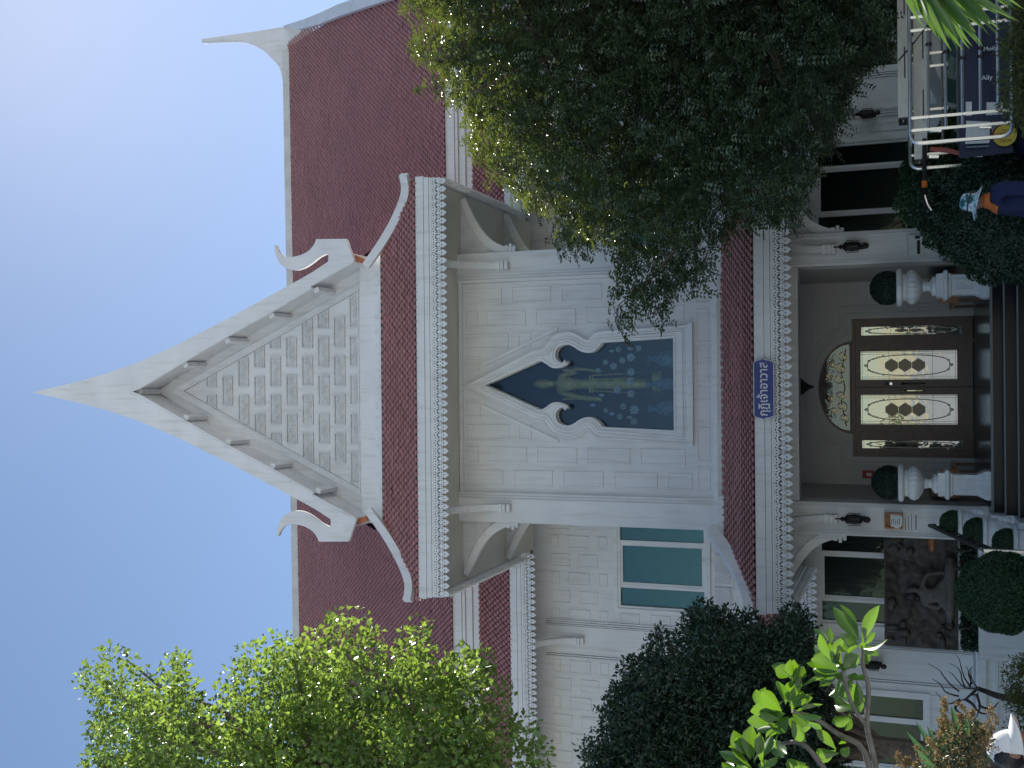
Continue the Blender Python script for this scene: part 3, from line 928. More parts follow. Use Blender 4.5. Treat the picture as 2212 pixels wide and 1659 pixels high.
# back wall with an arched opening
arch = [(XB + 0.93 * math.cos(a), DZ1 + 0.66 * math.sin(a)) for a in [math.pi * k / 20 for k in range(21)]]
op = [(DX1, FZ - .02), (DX1, DZ1)] + arch + [(DX0, DZ1), (DX0, FZ - .02)]
bw = curve_plate([[(-2.4, FZ - .02), (DX0, FZ - .02), (DX0, DZ1)] + arch[::-1] + [(DX1, DZ1), (DX1, FZ - .02), (2.3, FZ - .02), (2.3, 4.6), (-2.4, 4.6)]], YB, YB + .25, 'porch_back_wall')
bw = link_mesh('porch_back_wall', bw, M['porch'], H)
jam = [(DX0 - .1, FZ), (DX0 - .1, DZ1 + .1), (XB - .93 - .14, DZ1 + .1)] + [(XB + 1.05 * math.cos(a), DZ1 + .06 + .74 * math.sin(a)) for a in [math.pi - math.pi * k / 18 for k in range(1, 18)]] + [(XB + .93 + .14, DZ1 + .1), (DX1 + .1, DZ1 + .1), (DX1 + .1, FZ)]
for d, r_ in ((0, .022), (.07, .016), (.14, .026)):
    jj = [(XB + (p[0] - XB) * (1 + d / 1.4), FZ + (p[1] - FZ) * (1 + d / 2.6)) for p in jam]
    strip_tube(jj, YB - .005, r_, False, 'door_surround', H, 'porch')
pm = MB()
pm.box(-2.04, 1.80, YB - .03, YB, 4.05, 4.14).box(-2.04, 1.80, YB - .07, YB, 4.14, 4.25)
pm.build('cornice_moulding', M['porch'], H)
MB().box(-2.62, -2.06, 19.12, 19.7, FZ, 4.55).build('porch_pillar', M['white'], H)
MB().box(1.97, 2.53, 19.12, 19.7, FZ, 4.55).build('porch_pillar', M['white'], H)
for x0, x1 in ((-2.62, -2.06), (1.97, 2.53)):
    m_ = MB()
    for k in range(2):
        m_.box(x0 + .02 + .04 * k, x0 + .035 + .04 * k, 19.09, 19.12, FZ + .1, 4.45).box(x1 - .035 - .04 * k, x1 - .02 - .04 * k, 19.09, 19.12, FZ + .1, 4.45)
    m_.build('pillar_moulding', M['trim'], H)
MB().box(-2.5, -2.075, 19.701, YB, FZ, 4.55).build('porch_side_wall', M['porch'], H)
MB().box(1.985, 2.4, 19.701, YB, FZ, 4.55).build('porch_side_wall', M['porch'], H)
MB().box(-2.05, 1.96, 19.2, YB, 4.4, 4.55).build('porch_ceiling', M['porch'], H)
MB().box(-2.05, 1.96, 19.13, 19.5, 4.10, 4.395).build('porch_beam', M['white'], H)
floor = MB().box(-2.6, 2.5, 18.35, YB + .2, FZ - .16, FZ).build('porch_floor', M['granite'], H)
# floor slabs
k = 0
for i in range(6):
    for j in range(5):
        x = -2.05 + i * .68; y = 18.36 + j * .87
        MB().box(x + .004, x + .676, y + .004, y + .866, FZ - .002, FZ + .004).build('floor_slab', M['granite'], floor)
# steps
NS = 6
for i in range(NS):
    z1 = FZ - (i + 1) * FZ / (NS + 1) + .0
    st = MB().box(-2.05, 1.95, 18.35 - (i + 1) * .31, 18.35 - i * .31 + .05, 0, z1 - .003).build('step', M['granite'], H)
    MB().box(-2.06, 1.96, 18.35 - (i + 1) * .31 - .012, 18.35 - (i + 1) * .31 + .03, z1 - .022, z1).build('nosing', M['nosing'], st)
MB().box(-2.06, 1.96, 18.33, 18.4, FZ - .03, FZ + .006).build('nosing', M['nosing'], H)
# stepped cheek walls
for s, xa, xb in ((-1, -2.55, -2.07), (1, 1.97, 2.45)):
    m_ = MB()
    for i, (y0, y1, z1) in enumerate(((18.0, 18.7, 1.15), (17.1, 18.0, .84), (16.3, 17.1, .50))):
        m_.box(xa, xb, y0, y1, 0, z1)
    m_.build('stair_cheek', M['marble'], H)

# ---- door set
door = MB()
YD = YB + .05
def frame_rect(mb, x0, x1, z0, z1, b, y0, y1):
    mb.box(x0, x0 + b, y0, y1, z0, z1).box(x1 - b, x1, y0, y1, z0, z1).box(x0 + b, x1 - b, y0, y1, z0, z0 + b).box(x0 + b, x1 - b, y0, y1, z1 - b, z1)
    return mb
dm = MB()
dm.box(DX0, DX0 + .06, YD, YD + .15, FZ, DZ1).box(DX1 - .06, DX1, YD, YD + .15, FZ, DZ1).box(DX0, DX1, YD - .005, YD + .15, DZ1 - .06, DZ1 + .012)
for xx in (XB - .92, XB + .90): dm.box(xx - .035, xx + .035, YD, YD + .15, FZ, DZ1 - .06)
dframe = dm.build('door_frame', M['wood'], H)
def leaded(x0, x1, z0, z1, y, parent, big=True):
    """pane with its leaded ornament"""
    w_ = x1 - x0; h_ = z1 - z0; cx = (x0 + x1) / 2; cz = (z0 + z1) / 2
    p = MB().box(x0, x1, y, y + .012, z0, z1).build('leaded_pane', M['glass_door'], parent)
    c = MB()
    # oval came
    a = w_ * .36; b = h_ * .43
    path = []
    for k in range(28):
        t = 2 * math.pi * k / 28
        ex = 2.6
        path.append((cx + a * math.copysign(abs(math.cos(t)) ** (2 / ex * .8), math.cos(t)), y - .006, cz + b * math.copysign(abs(math.sin(t)) ** (1.0), math.sin(t))))
    c.tube(path + [path[0]], .010 if big else .008, 4, cap=False)
    for zz in (z0 + h_ * .06, z1 - h_ * .06):
        c.sphere((cx, y - .01, zz), .03 if big else .022, .01, .045, 6, 4)
        for s in (-1, 1): c.sphere((cx + s * w_ * .16, y - .01, zz + (.05 if zz < cz else -.05)), .022, .01, .03, 6, 4)
    for k in range(5):
        for s in (-1, 1):
            c.sphere((cx + s * a * (.5 + .11 * k), y - .008, z1 - h_ * (.10 + .035 * k)), .016, .008, .022, 5, 4)
    c.build('bevel_strip', M['bevel'], parent)
    l = MB()
    for s in (-1, 1):
        l.box(cx + s * w_ * .47 - .004, cx + s * w_ * .47 + .004, y - .006, y, z0, z1)
        if big: l.box(cx + s * w_ * .40 - .003, cx + s * w_ * .40 + .003, y - .005, y, z0, z1)
    for zz in (z0 + .03, z1 - .03, cz + h_ * .2, cz - h_ * .25): l.box(x0, x1, y - .005, y, zz - .003, zz + .003)
    l.build('lead_line', M['bronze'], parent)
    if True:
        n_ = 3 if big else 2
        for k in range(n_):
            zz = cz + (k - (n_ - 1) / 2 - (.1 if big else 0)) * -h_ * .14 + h_ * .02
            hw_ = w_ * .24 if big else w_ * .2; hh_ = h_ * .068
            MB().prism([(cx - hw_, zz), (cx - hw_ * .4, zz + hh_), (cx + hw_ * .4, zz + hh_), (cx + hw_, zz), (cx + hw_ * .4, zz - hh_), (cx - hw_ * .4, zz - hh_)], y - .012, y - .001).build('dark_facet', M['lozenge'], parent)
    return p
leafs = []
for x0, x1 in ((XB - .885, XB - .008), (XB + .008, XB + .865)):
    d = MB()
    gz0_, gz1_ = 1.42, 3.22
    gx0_, gx1_ = x0 + .145, x1 - .145
    d.box(x0, gx0_, YD + .03, YD + .10, FZ + .02, DZ1 - .065).box(gx1_, x1, YD + .03, YD + .10, FZ + .02, DZ1 - .065).box(gx0_, gx1_, YD + .03, YD + .10, FZ + .02, gz0_).box(gx0_, gx1_, YD + .03, YD + .10, gz1_, DZ1 - .065)
    frame_rect(d, gx0_ - .02, gx1_ + .02, gz0_ - .02, gz1_ + .02, .02, YD + .015, YD + .03)
    dl = d.build('door_leaf', M['wood'], H)
    leaded(gx0_, gx1_, gz0_, gz1_, YD + .06, dl, True)
    leafs.append(dl)
for x0, x1 in ((DX0 + .06, XB - .955), (XB + .935, DX1 - .06)):
    d = MB()
    gx0_, gx1_ = x0 + .10, x1 - .10
    d.box(x0, gx0_, YD + .03, YD + .1, FZ + .02, DZ1 - .065).box(gx1_, x1, YD + .03, YD + .1, FZ + .02, DZ1 - .065).box(gx0_, gx1_, YD + .03, YD + .1, FZ + .02, 1.34).box(gx0_, gx1_, YD + .03, YD + .1, 3.2, DZ1 - .065)
    sl_ = d.build('side_light', M['wood'], H)
    leaded(gx0_, gx1_, 1.34, 3.2, YD + .06, sl_, False)
# handles and lock on the meeting stiles
for i, dl in enumerate(leafs):
    xx = XB + (-.07 if i == 0 else .07)
    h_ = MB().tube([(xx, YD + .02, 2.02), (xx, YD - .04, 2.06), (xx, YD - .05, 2.2), (xx, YD - .04, 2.34), (xx, YD + .02, 2.38)], .014, 6)
    h_.sphere((xx, YD - .01, 2.42), .03, .02, .035, 8, 5)
    h_.build('handle', M['bronze'] if i else M['brass'], dl)
lk = MB().box(XB + .035, XB + .105, YD - .0, YD + .03, 2.60, 2.76)
lk.build('lock', M['black'], leafs[1])
MB().box(XB + .045, XB + .095, YD - .006, YD, 2.62, 2.67).build('keypad', M['steel'], leafs[1])
# fanlight
fan_out = [(XB + .93 * math.cos(math.pi * k / 20), DZ1 + .02 + .655 * math.sin(math.pi * k / 20)) for k in range(21)]
fan_in = [(XB + .87 * math.cos(math.pi * k / 20), DZ1 + .05 + .585 * math.sin(math.pi * k / 20)) for k in range(21)]
fl = link_mesh('fanlight', curve_plate([fan_out, fan_in], YD, YD + .12, 'fan'), M['wood'], H)
link_mesh('fanlight_pane', curve_plate([fan_in], YD + .06, YD + .07, 'fanp'), M['glass_fan'], fl)
sc = MB()
for s in (-1, 1):
    for cx, cz, r_ in ((.16, .20, .10), (.38, .16, .12), (.62, .12, .10), (.22, .38, .08), (.46, .32, .07)):
        pth = spiral(cx, cz, r_, 1.4, s, 22)
        sc.tube([(XB + s * q[0], YD + .05, DZ1 + .05 + q[1]) for q in pth], .009, 4)
sc.tube([(XB - .78, YD + .05, DZ1 + .12), (XB - .3, YD + .05, DZ1 + .22), (XB, YD + .05, DZ1 + .14), (XB + .3, YD + .05, DZ1 + .22), (XB + .78, YD + .05, DZ1 + .12)], .010, 4)
sc.build('scroll_ornament', M['brass'], fl)
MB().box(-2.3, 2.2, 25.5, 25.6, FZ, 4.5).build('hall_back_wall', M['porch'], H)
MB().box(-2.3, 2.2, YB + .26, 25.5, FZ - .1, FZ - .01).build('hall_floor', M['granite'], H)

# ------------------------------------------------------------------ wing on both sides of the block
YW = 23.5
wm = []
def wing_wall(x0, x1, z0, z1, holes, name='wing_wall'):
    me = curve_plate([[(x0, z0), (x1, z0), (x1, z1), (x0, z1)]] + [[(a, c), (b, c), (b, d), (a, d)] for a, b, c, d in holes], YW, YW + .22, name)
    return link_mesh(name, wing_mesh(me), M['white'], H)
GW = [(-5.08, -3.14, 2.05, 4.10), (-8.55, -6.52, 2.05, 4.10), (2.98, 4.90, 2.05, 4.10), (6.4, 8.4, 2.05, 4.10)]
UW = [(-5.05, -3.10, 6.50, 8.46), (-8.55, -6.6, 6.50, 8.46), (2.95, 4.9, 6.50, 8.46), (6.45, 8.4, 6.50, 8.46)]
wing_wall(-13, -2.58, 1.0, 10.5, [g for g in GW if g[0] < 0] + [u for u in UW if u[0] < 0])
wing_wall(2.48, 13, 1.0, 10.5, [g for g in GW if g[0] > 0] + [u for u in UW if u[0] > 0])
MB().box(-13, 13, 37, 37.3, 0, 12).box(-13, -12.7, YW + .23, 37, 0, 12.2).box(9.9, 10.2, YW + .23, 37, 0, 12.2).build('wing_wall', M['white'], H, wing=True)
for q in ((-12.69, 9.89, 24.4, 24.5, .5, 12.0), (-12.69, 9.89, 23.73, 24.39, 4.9, 5.1), (-12.69, 9.89, 23.73, 24.39, 10.5, 10.6)):  # slabs added behind the windows to keep stray sunlight out of the wing
    if q[2] > 24: MB().box(-12.69, -2.45, *q[2:]).build('sun_stop_wall', M['porch'], H, wing=True); MB().box(2.35, 9.89, *q[2:]).build('sun_stop_wall', M['porch'], H, wing=True)
    else: MB().box(-12.69, -2.6, *q[2:]).build('sun_stop_slab', M['porch'], H, wing=True); MB().box(2.5, 9.89, *q[2:]).build('sun_stop_slab', M['porch'], H, wing=True)
def lite_window(x0, x1, z0, z1, glassm, kind='upper'):
    """three-light window with white frame"""
    w_ = x1 - x0
    f = MB()
    frame_rect(f, x0 - .10, x1 + .10, z0 - .10, z1 + .10, .08, YW - .05, YW + .02)
    frame_rect(f, x0 - .02, x1 + .02, z0 - .02, z1 + .02, .06, YW - .02, YW + .08)
    m1, m2_ = x0 + w_ * .245, x1 - w_ * .245
    for mx_ in (m1, m2_): f.box(mx_ - .035, mx_ + .035, YW, YW + .08, z0 + .04, z1 - .04)
    wn = f.build('window', M['trim'], H, wing=True)
    sa = frame_rect(MB(), m1 + .035, m2_ - .035, z0 + .04, z1 - .04, .05, YW + .015, YW + .07)
    sa.build('sash', M['trim'], wn, wing=True)
    for a, b in ((x0 + .04, m1 - .035), (m1 + .085, m2_ - .085), (m2_ + .035, x1 - .04)):
        MB().box(a, b, YW + .05, YW + .06, z0 + .04, z1 - .04).build('pane', M[glassm], wn, wing=True)
    # pleated curtain behind
    for a, b in ((x0 + .02, m1), (m1, m2_), (m2_, x1 - .02)):
        c_ = MB(); nn = 36; ph = x0 * 7 + a * 3
        for i in range(nn + 1):
            x = a + (b - a) * i / nn; yy = YW + .16 + .022 * math.sin(i * 1.35 + ph) + .012 * math.sin(i * .43 + ph)
            c_.v += [(x, yy, z0), (x, yy + .01 * math.sin(i * 2.1), z1)]
        c_.f = [(2 * i, 2 * i + 2, 2 * i + 3, 2 * i + 1) for i in range(nn)]
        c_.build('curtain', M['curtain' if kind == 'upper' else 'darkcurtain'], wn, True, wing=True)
    return wn
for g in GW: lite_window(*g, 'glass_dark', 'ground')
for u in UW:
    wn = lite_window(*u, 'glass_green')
    # carved strip under the window
    m_ = MB()
    nb = 3; pw = (u[1] - u[0] + .2) / nb
    sp = MB().box(u[0] - .1, u[1] + .1, YW - .02, YW, u[2] - .58, u[2] - .14).build('window_apron', M['trim'], H, wing=True)
    for k in range(nb):
        a = u[0] - .1 + k * pw
        MB().box(a + .04, a + pw - .04, YW - .045, YW - .02, u[2] - .54, u[2] - .19).build('apron_panel', M['carved'], sp, wing=True)
    MB().box(u[0] - .3, u[1] + .3, YW - .06, YW, u[2] - .74, u[2] - .66).box(u[0] - .3, u[1] + .3, YW - .09, YW, u[2] - .86, u[2] - .74).build('string_course', M['trim'], H, wing=True)
# wing pilasters, panels
for s in (-1, 1):
    xc = s * 5.85
    for z0, z1 in ((5.5, 10.2), (1.1, 4.4)):
        m_ = MB().box(xc - .3, xc + .3, YW - .06, YW - .001, z0, z1)
        for k in range(3):
            for t in (-1, 1):
                xx = xc + t * (.32 + .05 * k)
                m_.box(xx - .014, xx + .014, YW - .045, YW - .001, z0, z1)
        m_.build('pilaster', M['white'], H, wing=True)
    # forward bracket
    foot = Vector(rotz_about((xc, YW - .06, 0), WROT, WC))
    bracket((0.03, 9.30), (.95, 10.34), (foot.y, -1, foot.x), False, True)
rows_y = []
for xs in (-12.6, -12.2):
    pass
xcols = [-2.82, -5.27] + [-6.45 - .36 * k for k in range(9)]
zr = [9.90, 9.42, 8.98]
for k in range(10):
    x = -2.80 - .42 * k
    if x < -5.4: break
    if k % 2: hs = [(9.60, 10.06), (8.95, 9.40)]
    else: hs = [(9.86, 10.06), (9.14, 9.66), (8.72, 8.94)]
    for a, b in hs:
        if b > 8.60: wall_panel(x, YW, max(a, 8.62), b, .30, H, True)
for k in range(6):
    x = -6.5 - .42 * k
    hs = [(9.60, 10.06), (8.95, 9.40)] if k % 2 else [(9.86, 10.06), (9.14, 9.66), (8.72, 8.94)]
    for a, b in hs: wall_panel(x, YW, max(a, 8.62), b, .30, H, True)
    if k == 0:
        pass
for x in (-2.80, -5.30):
    for a, b in ((8.0, 8.46), (7.3, 7.78), (6.6, 7.08)): wall_panel(x, YW, a, b, .22, H, True)
for x in (2.72, 3.12, 3.52, 3.92, 4.32, 4.72, 5.12):
    for a, b in ((9.60, 10.06), (8.95, 9.40)): wall_panel(x, YW, a, b, .30, H, True)
for x, z0, z1 in ((-6.38, 2.6, 3.3), (-6.38, 1.6, 2.4), (5.2, 3.2, 3.9), (5.2, 2.3, 3.0), (5.2, 1.4, 2.1)):
    wall_panel(x, YW, z0, z1, .2, H, True)

def wing_eave(xa, xb, z_eave, z_top, ye, yw, roofname, frets=True, tiles=True):
    zb = z_eave - .02
    f = MB()
    f.box(xa, xb, ye - .03, ye + .05, zb - .155, zb).box(xa, xb, ye - .015, ye + .05, zb - .255, zb - .16).box(xa, xb, ye - .002, ye + .05, zb - .30, zb - .26)
    fb = f.build('eave_board', M['trim'], H, wing=True)
    if frets: fret_row((xa, ye + .02, zb - .30), (xb, ye + .02, zb - .30), fb, wing=True, joined=(frets == 'joined'))
    MB().box(xa, xb, ye + .06, yw + .01, zb - .275, zb - .235).build('soffit', M['cream'], H, wing=True)
    deck = MB().add([(xa, ye, z_eave), (xb, ye, z_eave), (xb, yw, z_top), (xa, yw, z_top)], [(0, 1, 2, 3)]).build(roofname, M['deck'], H, wing=True)
    if tiles:
        sl = math.hypot(yw - ye, z_top - z_eave)
        tile_roof((xa, ye - .02, z_eave + .005), (1, 0, 0), (0, yw - ye, z_top - z_eave), lambda a, s: s < sl - .03, xb - xa, sl, deck, 0, True)
for xa, xb, xi in ((-12.8, -3.74, -9.4), (3.64, 10.0, 8.0)):
    if xa < 0:
        wing_eave(-9.5, xb, 10.69, 11.66, 22.42, 23.02, 'wing_skirt_roof')
        wing_eave(-12.8, -9.505, 10.69, 11.66, 22.42, 23.02, 'wing_skirt_roof', 'joined')
        wing_eave(-9.5, xb, 4.69, 5.40, 22.42, 23.46, 'wing_lower_roof', 'joined')
    else:
        wing_eave(xa, 7.2, 10.69, 11.66, 22.42, 23.02, 'wing_skirt_roof')
        wing_eave(7.205, 10.0, 10.69, 11.66, 22.42, 23.02, 'wing_skirt_roof', 'joined')
        wing_eave(xa, 10.0, 4.69, 5.40, 22.42, 23.46, 'wing_lower_roof', 'joined')
# cornice between the two roof tiers
for xa, xb in ((-12.8, -2.9), (2.9, 10.0)):
    MB().box(xa, xb, 23.0, 23.2, 11.64, 11.80).box(xa, xb, 22.93, 23.2, 11.805, 11.95).box(xa, xb, 22.86, 23.2, 11.955, 12.02).box(xa, xb, 22.82, 23.2, 12.025, 12.24).build('roof_cornice', M['trim'], H, wing=True)
# main roof
RE = (22.80, 12.24); RR = (29.6, 20.52)
deck = MB().add([(-12.8, RE[0], RE[1]), (9.9, RE[0], RE[1]), (10.5, RR[0], RR[1]), (-12.8, RR[0], RR[1])], [(0, 1, 2, 3)])
deck.add([(-12.8, 36.4, RE[1]), (10.3, 36.4, RE[1]), (10.5, RR[0], RR[1]), (-12.8, RR[0], RR[1])], [(0, 1, 2, 3)])
main = deck.build('main_roof', M['deck'], H, wing=True)
sl = math.hypot(RR[0] - RE[0], RR[1] - RE[1])
NR = Vector((0, -(RR[1] - RE[1]), RR[0] - RE[0])).normalized()
def on_roof(x, y):
    """where the sight line meets the front slope of the main roof (unrotated wing frame)"""
    c, s_ = math.cos(-WROT), math.sin(-WROT)
    d = ray(x, y)
    o = Vector(rotz_about(CAMPOS, -WROT, WC)); dd = Vector((d.x * c - d.y * s_, d.x * s_ + d.y * c, d.z))
    t = NR.dot(Vector((0, RE[0], RE[1])) - o) / NR.dot(dd)
    return o + dd * t
ed = [on_roof(*q) for q in [(655, 66), (700, 54), (740, 38), (800, 18), (856, 0), (900, -18), (985, -55)]]
esx = [(((p - Vector((0, RE[0], RE[1]))).dot(Vector((0, RR[0] - RE[0], RR[1] - RE[1]))) / sl), p.x) for p in ed]
esx.sort()
def xedge(s): return float(np.interp(s, [e[0] for e in esx], [e[1] for e in esx]))
tile_roof((-12.7, RE[0] - .02, RE[1] + .01), (1, 0, 0), (0, RR[0] - RE[0], RR[1] - RE[1]), lambda a, s: (s < sl - .05) and (-12.7 + a < xedge(s)) and not (abs(-12.7 + a - GX) < 1.6 and s < 4.0), 25.2, sl, main, 0, True, 'main_tile_field')
# ridge cap and the curved finial of the right gable end
MB().box(-12.8, 10.4, RR[0] - .12, RR[0] + .12, RR[1] - .08, RR[1] + .12).box(-12.8, 10.4, RR[0] - .16, RR[0] + .16, RR[1] - .14, RR[1] - .081).build('ridge_cap', M['ridge'], H, wing=True)
def fr(x, y):
    p = P(x, y, RR[0] - .12); return (p.x, p.z)
ch = [fr(620, 215)] + smooth_path([fr(*q) for q in [(617, 190), (612, 160), (605, 143), (593, 130), (576, 114), (560, 104), (540, 95), (517, 90), (470, 91), (440, 93)]], 3) + [fr(440, 87)] + [fr(*q) for q in [(500, 78), (560, 70), (620, 60), (650, 48), (672, 45), (672, 72), (655, 84), (640, 110), (630, 190), (630, 215)]]
link_mesh('roof_finial', curve_plate([ch], RR[0] - .24, RR[0], 'roof_finial'), M['trim'], H)
bo = [on_roof(*q) for q in [(655, 66), (700, 54), (740, 38), (800, 18), (856, 0), (900, -18), (985, -55)]]
bi = [on_roof(*q) for q in [(620, 58), (668, 43), (703, 29), (740, 12), (780, -2), (830, -22), (930, -65)]]
vb = MB()
lift = NR * .16
n = len(bo)
vs = []
for k in range(n): vs += [bo[k], bi[k], bi[k] + lift, bo[k] + lift]
fs = []
for k in range(n - 1):
    for j in range(4):
        fs.append((k * 4 + j, k * 4 + (j + 1) % 4, (k + 1) * 4 + (j + 1) % 4, (k + 1) * 4 + j))
vb.add(vs, fs + [(0, 1, 2, 3), tuple((n - 1) * 4 + j for j in (0, 1, 2, 3))])
vb.build('verge_board', M['trim'], H, wing=True)
# plinth with mouldings
for xa, xb in ((-13, -2.62), (2.52, 13)):
    m_ = MB().box(xa, xb, 22.55, YW + .2, 0, 1.14).box(xa, xb, 22.44, 22.55, .96, 1.10)
    for z, d in ((.80, .06), (.74, .03), (.52, .05), (.46, .09), (.24, .07)):
        m_.box(xa, xb, 22.55 - d, 22.549, z - .05, z)
    m_.box(xa, xb, 22.38, 22.549, 0, .17)
    m_.build('plinth', M['white'], H, wing=True)

# ------------------------------------------------------------------ things on and around the house
def skin_mesh(nodes, edges, root, sub=1, name='body'):
    """one continuous surface grown round a skeleton: nodes name -> ((x,y,z), (rx, ry))"""
    names = list(nodes)
    me = bpy.data.meshes.new(name)
    me.from_pydata([nodes[k][0] for k in names], [(names.index(a), names.index(b)) for a, b in edges], [])
    o = bpy.data.objects.new(name, me); COL.objects.link(o)
    o.modifiers.new('skin', 'SKIN')
    for i, k in enumerate(names):
        r_ = nodes[k][1]
        if not hasattr(r_, '__len__'): r_ = (r_, r_)
        me.skin_vertices[0].data[i].radius = r_
        me.skin_vertices[0].data[i].use_root = (k == root)
    s_ = o.modifiers.new('sub', 'SUBSURF'); s_.levels = sub; s_.render_levels = sub
    dg = bpy.context.evaluated_depsgraph_get()
    out = bpy.data.meshes.new_from_object(o.evaluated_get(dg))
    bpy.data.objects.remove(o)
    return out

# name board on the porch eave
sgn = thing('name_board', 'royal blue name board with white Thai lettering on the porch eave', 'sign', (-0.11, 17.7, 4.36))
px = lambda X, Y: P((2930 + X / 5.53) / 1.8228, (1380 + Y / 5.53) / 1.8228, 17.72)
so = [px(*q) for q in [(200, 260), (255, 215), (330, 195), (375, 185), (405, 158), (440, 185), (480, 195), (560, 205), (640, 235), (655, 300)]]
so = [(p.x, p.z) for p in so]
cxs = -0.115
czs = [p[1] for p in so]
half = [(p[0] - cxs, p[1]) for p in so]
lowx = half[-1][1]
pl = [(cxs + p[0], p[1]) for p in half] + [(cxs - p[0], p[1]) for p in reversed(half)]
link_mesh('board', curve_plate([pl], 17.70, 17.735, 'board'), M['signblue'], sgn)
rim = offs(pl, -0.006)
MB().tube([(p[0], 17.70, p[1]) for p in rim] + [(rim[0][0], 17.70, rim[0][1])], .008, 4, cap=False).build('rim', M['signtext'], sgn)
tm = text_mesh('กุฏิเจ้าอาวาส', 0.215, 0.004)
tv = np.array([v.co for v in tm.vertices])
sx = 0.86 / (tv[:, 0].max() - tv[:, 0].min())
cx_, cz_ = (tv[:, 0].max() + tv[:, 0].min()) / 2, (tv[:, 1].max() + tv[:, 1].min()) / 2
for v in tm.vertices:
    x, y, z = v.co
    v.co = (cxs + (x - cx_) * sx, 17.695 - z, np.mean([min(czs), max(czs)]) + (y - cz_) * 0.92)
link_mesh('lettering', tm, M['signtext'], sgn)

# wall lanterns
def lantern_parts(root, c):
    x, y, z = c
    bd = MB().lathe([(.02, .36), (.05, .34), (.085, .30), (.088, .29), (.075, .28), (.085, .20), (.075, .10), (.05, .06)], (x, y, z), 8)
    bd.build('lantern_body', M['bronze'], root)
    MB().lathe([(.012, .50), (.012, .42), (.03, .40), (.05, .37), (.02, .361)], (x, y, z), 8).build('finial', M['bronze'], root)
    MB().lathe([(.02, .055), (.045, .03), (.055, -.01), (.045, -.05), (.012, -.07)], (x, y, z), 8).build('pendant', M['bronze'], root)
    fr_ = MB()
    for k in range(6):
        a = k * math.pi / 3
        fr_.bar((x + .095 * math.cos(a), y + .095 * math.sin(a), z + .08), (x + .10 * math.cos(a), y + .10 * math.sin(a), z + .29), .012, .012)
    fr_.build('cage_bar', M['bronze'], root)
    ar = MB().tube([(x, y, z + .12), (x, y + .12, z + .02), (x, y + .2, z + .1), (x, y + .22, z + .2)], .018, 6)
    ar.box(x - .035, x + .035, y + .215, y + .235, z + .02, z + .3)
    ar.build('bracket_arm', M['bronze'], root)
def lantern(x, y, z, label):
    r_ = thing('wall_lantern', label, 'lantern', (x, y + .23, z + .1), 0, 'dark wall lanterns on the white pillars')
    lantern_parts(r_, (x, y, z))
    return r_
l0 = lantern(-2.31, 18.87, 3.0, 'dark bronze wall lantern on the left porch pillar')
def copy_tree(o, label=None, loc=None, parent=None):
    c = o.copy(); COL.objects.link(c)
    if parent is not None:
        c.parent = parent
        c.matrix_parent_inverse = o.matrix_parent_inverse.copy()
    if label: c['label'] = label
    if loc is not None: c.location = loc
    for ch in o.children: copy_tree(ch, None, None, c)
    return c
for (x, y, z), lb in (((2.25, 18.87, 2.99), 'dark bronze wall lantern on the right porch pillar'),):
    copy_tree(l0, lb, (x, y + .23, z + .1))
pL = P(1885, 1440, 23.2); pR = P(1872, 247, 23.2)
copy_tree(l0, 'dark bronze wall lantern on the wing pilaster left of the bronze relief', (pL.x, 23.50, pL.z - .1))
copy_tree(l0, 'dark bronze wall lantern on the shaded wing wall behind the big tree', (pR.x, 23.36, pR.z - .1))
# hanging lantern in the porch
hl = thing('hanging_lantern', 'dark pointed hanging lantern under the porch ceiling behind the name board', 'lantern', (-.1, 20.3, 4.0))
MB().lathe([(.012, -.12), (.05, -.02), (.20, .16), (.23, .22), (.20, .25)], (-.1, 20.3, 4.05), 8).build('lantern_bowl', M['bronze'], hl)
MB().tube([(-.1, 20.3, 4.28), (-.1, 20.3, 4.40)], .012, 6).build('rod', M['bronze'], hl)

# pedestals with urns and leaf balls
pedr = thing('pedestal', 'square white pedestal with a sunk panel on the right of the porch steps', 'pedestal', (1.51, 18.62, FZ), 0, 'white pedestals flanking the door')
cx, cy = 1.51, 18.62
def sq(mb, prof, c):
    for (w0, z0), (w1, z1) in zip(prof[:-1], prof[1:]):
        a, b = w0 / 2, w1 / 2
        mb.add([(c[0] - a, c[1] - a, z0), (c[0] + a, c[1] - a, z0), (c[0] + a, c[1] + a, z0), (c[0] - a, c[1] + a, z0), (c[0] - b, c[1] - b, z1), (c[0] + b, c[1] - b, z1), (c[0] + b, c[1] + b, z1), (c[0] - b, c[1] + b, z1)],
               [(0, 1, 5, 4), (1, 2, 6, 5), (2, 3, 7, 6), (3, 0, 4, 7), (4, 5, 6, 7), (0, 3, 2, 1)])
    return mb
sq(MB(), [(.45, FZ + .004), (.45, FZ + .06), (.43, FZ + .10), (.40, FZ + .12), (.33, FZ + .20)], (cx, cy)).build('base', M['marble'], pedr)
sh = sq(MB(), [(.325, FZ + .20), (.32, FZ + .55)], (cx, cy)).build('shaft', M['marble'], pedr)
frame_rect(MB(), cx - .085, cx + .085, FZ + .24, FZ + .49, .018, cy - .178, cy - .162).build('sunk_panel', M['marble'], sh)
sq(MB(), [(.33, FZ + .55), (.36, FZ + .565), (.36, FZ + .585), (.40, FZ + .60), (.46, FZ + .615), (.46, FZ + .66), (.42, FZ + .675)], (cx, cy)).build('cap', M['marble'], pedr)
ped2 = copy_tree(pedr, 'square white pedestal with a sunk panel on the left of the porch steps', (-1.66, 18.62, FZ))
UZ = FZ + .675
urn = thing('urn', 'white lobed stone urn on the right pedestal', 'urn', (cx, cy, UZ), 0, 'white stone urns on pedestals')
sq(MB(), [(.37, UZ), (.37, UZ + .10)], (cx, cy)).build('urn_plinth', M['marble'], urn)
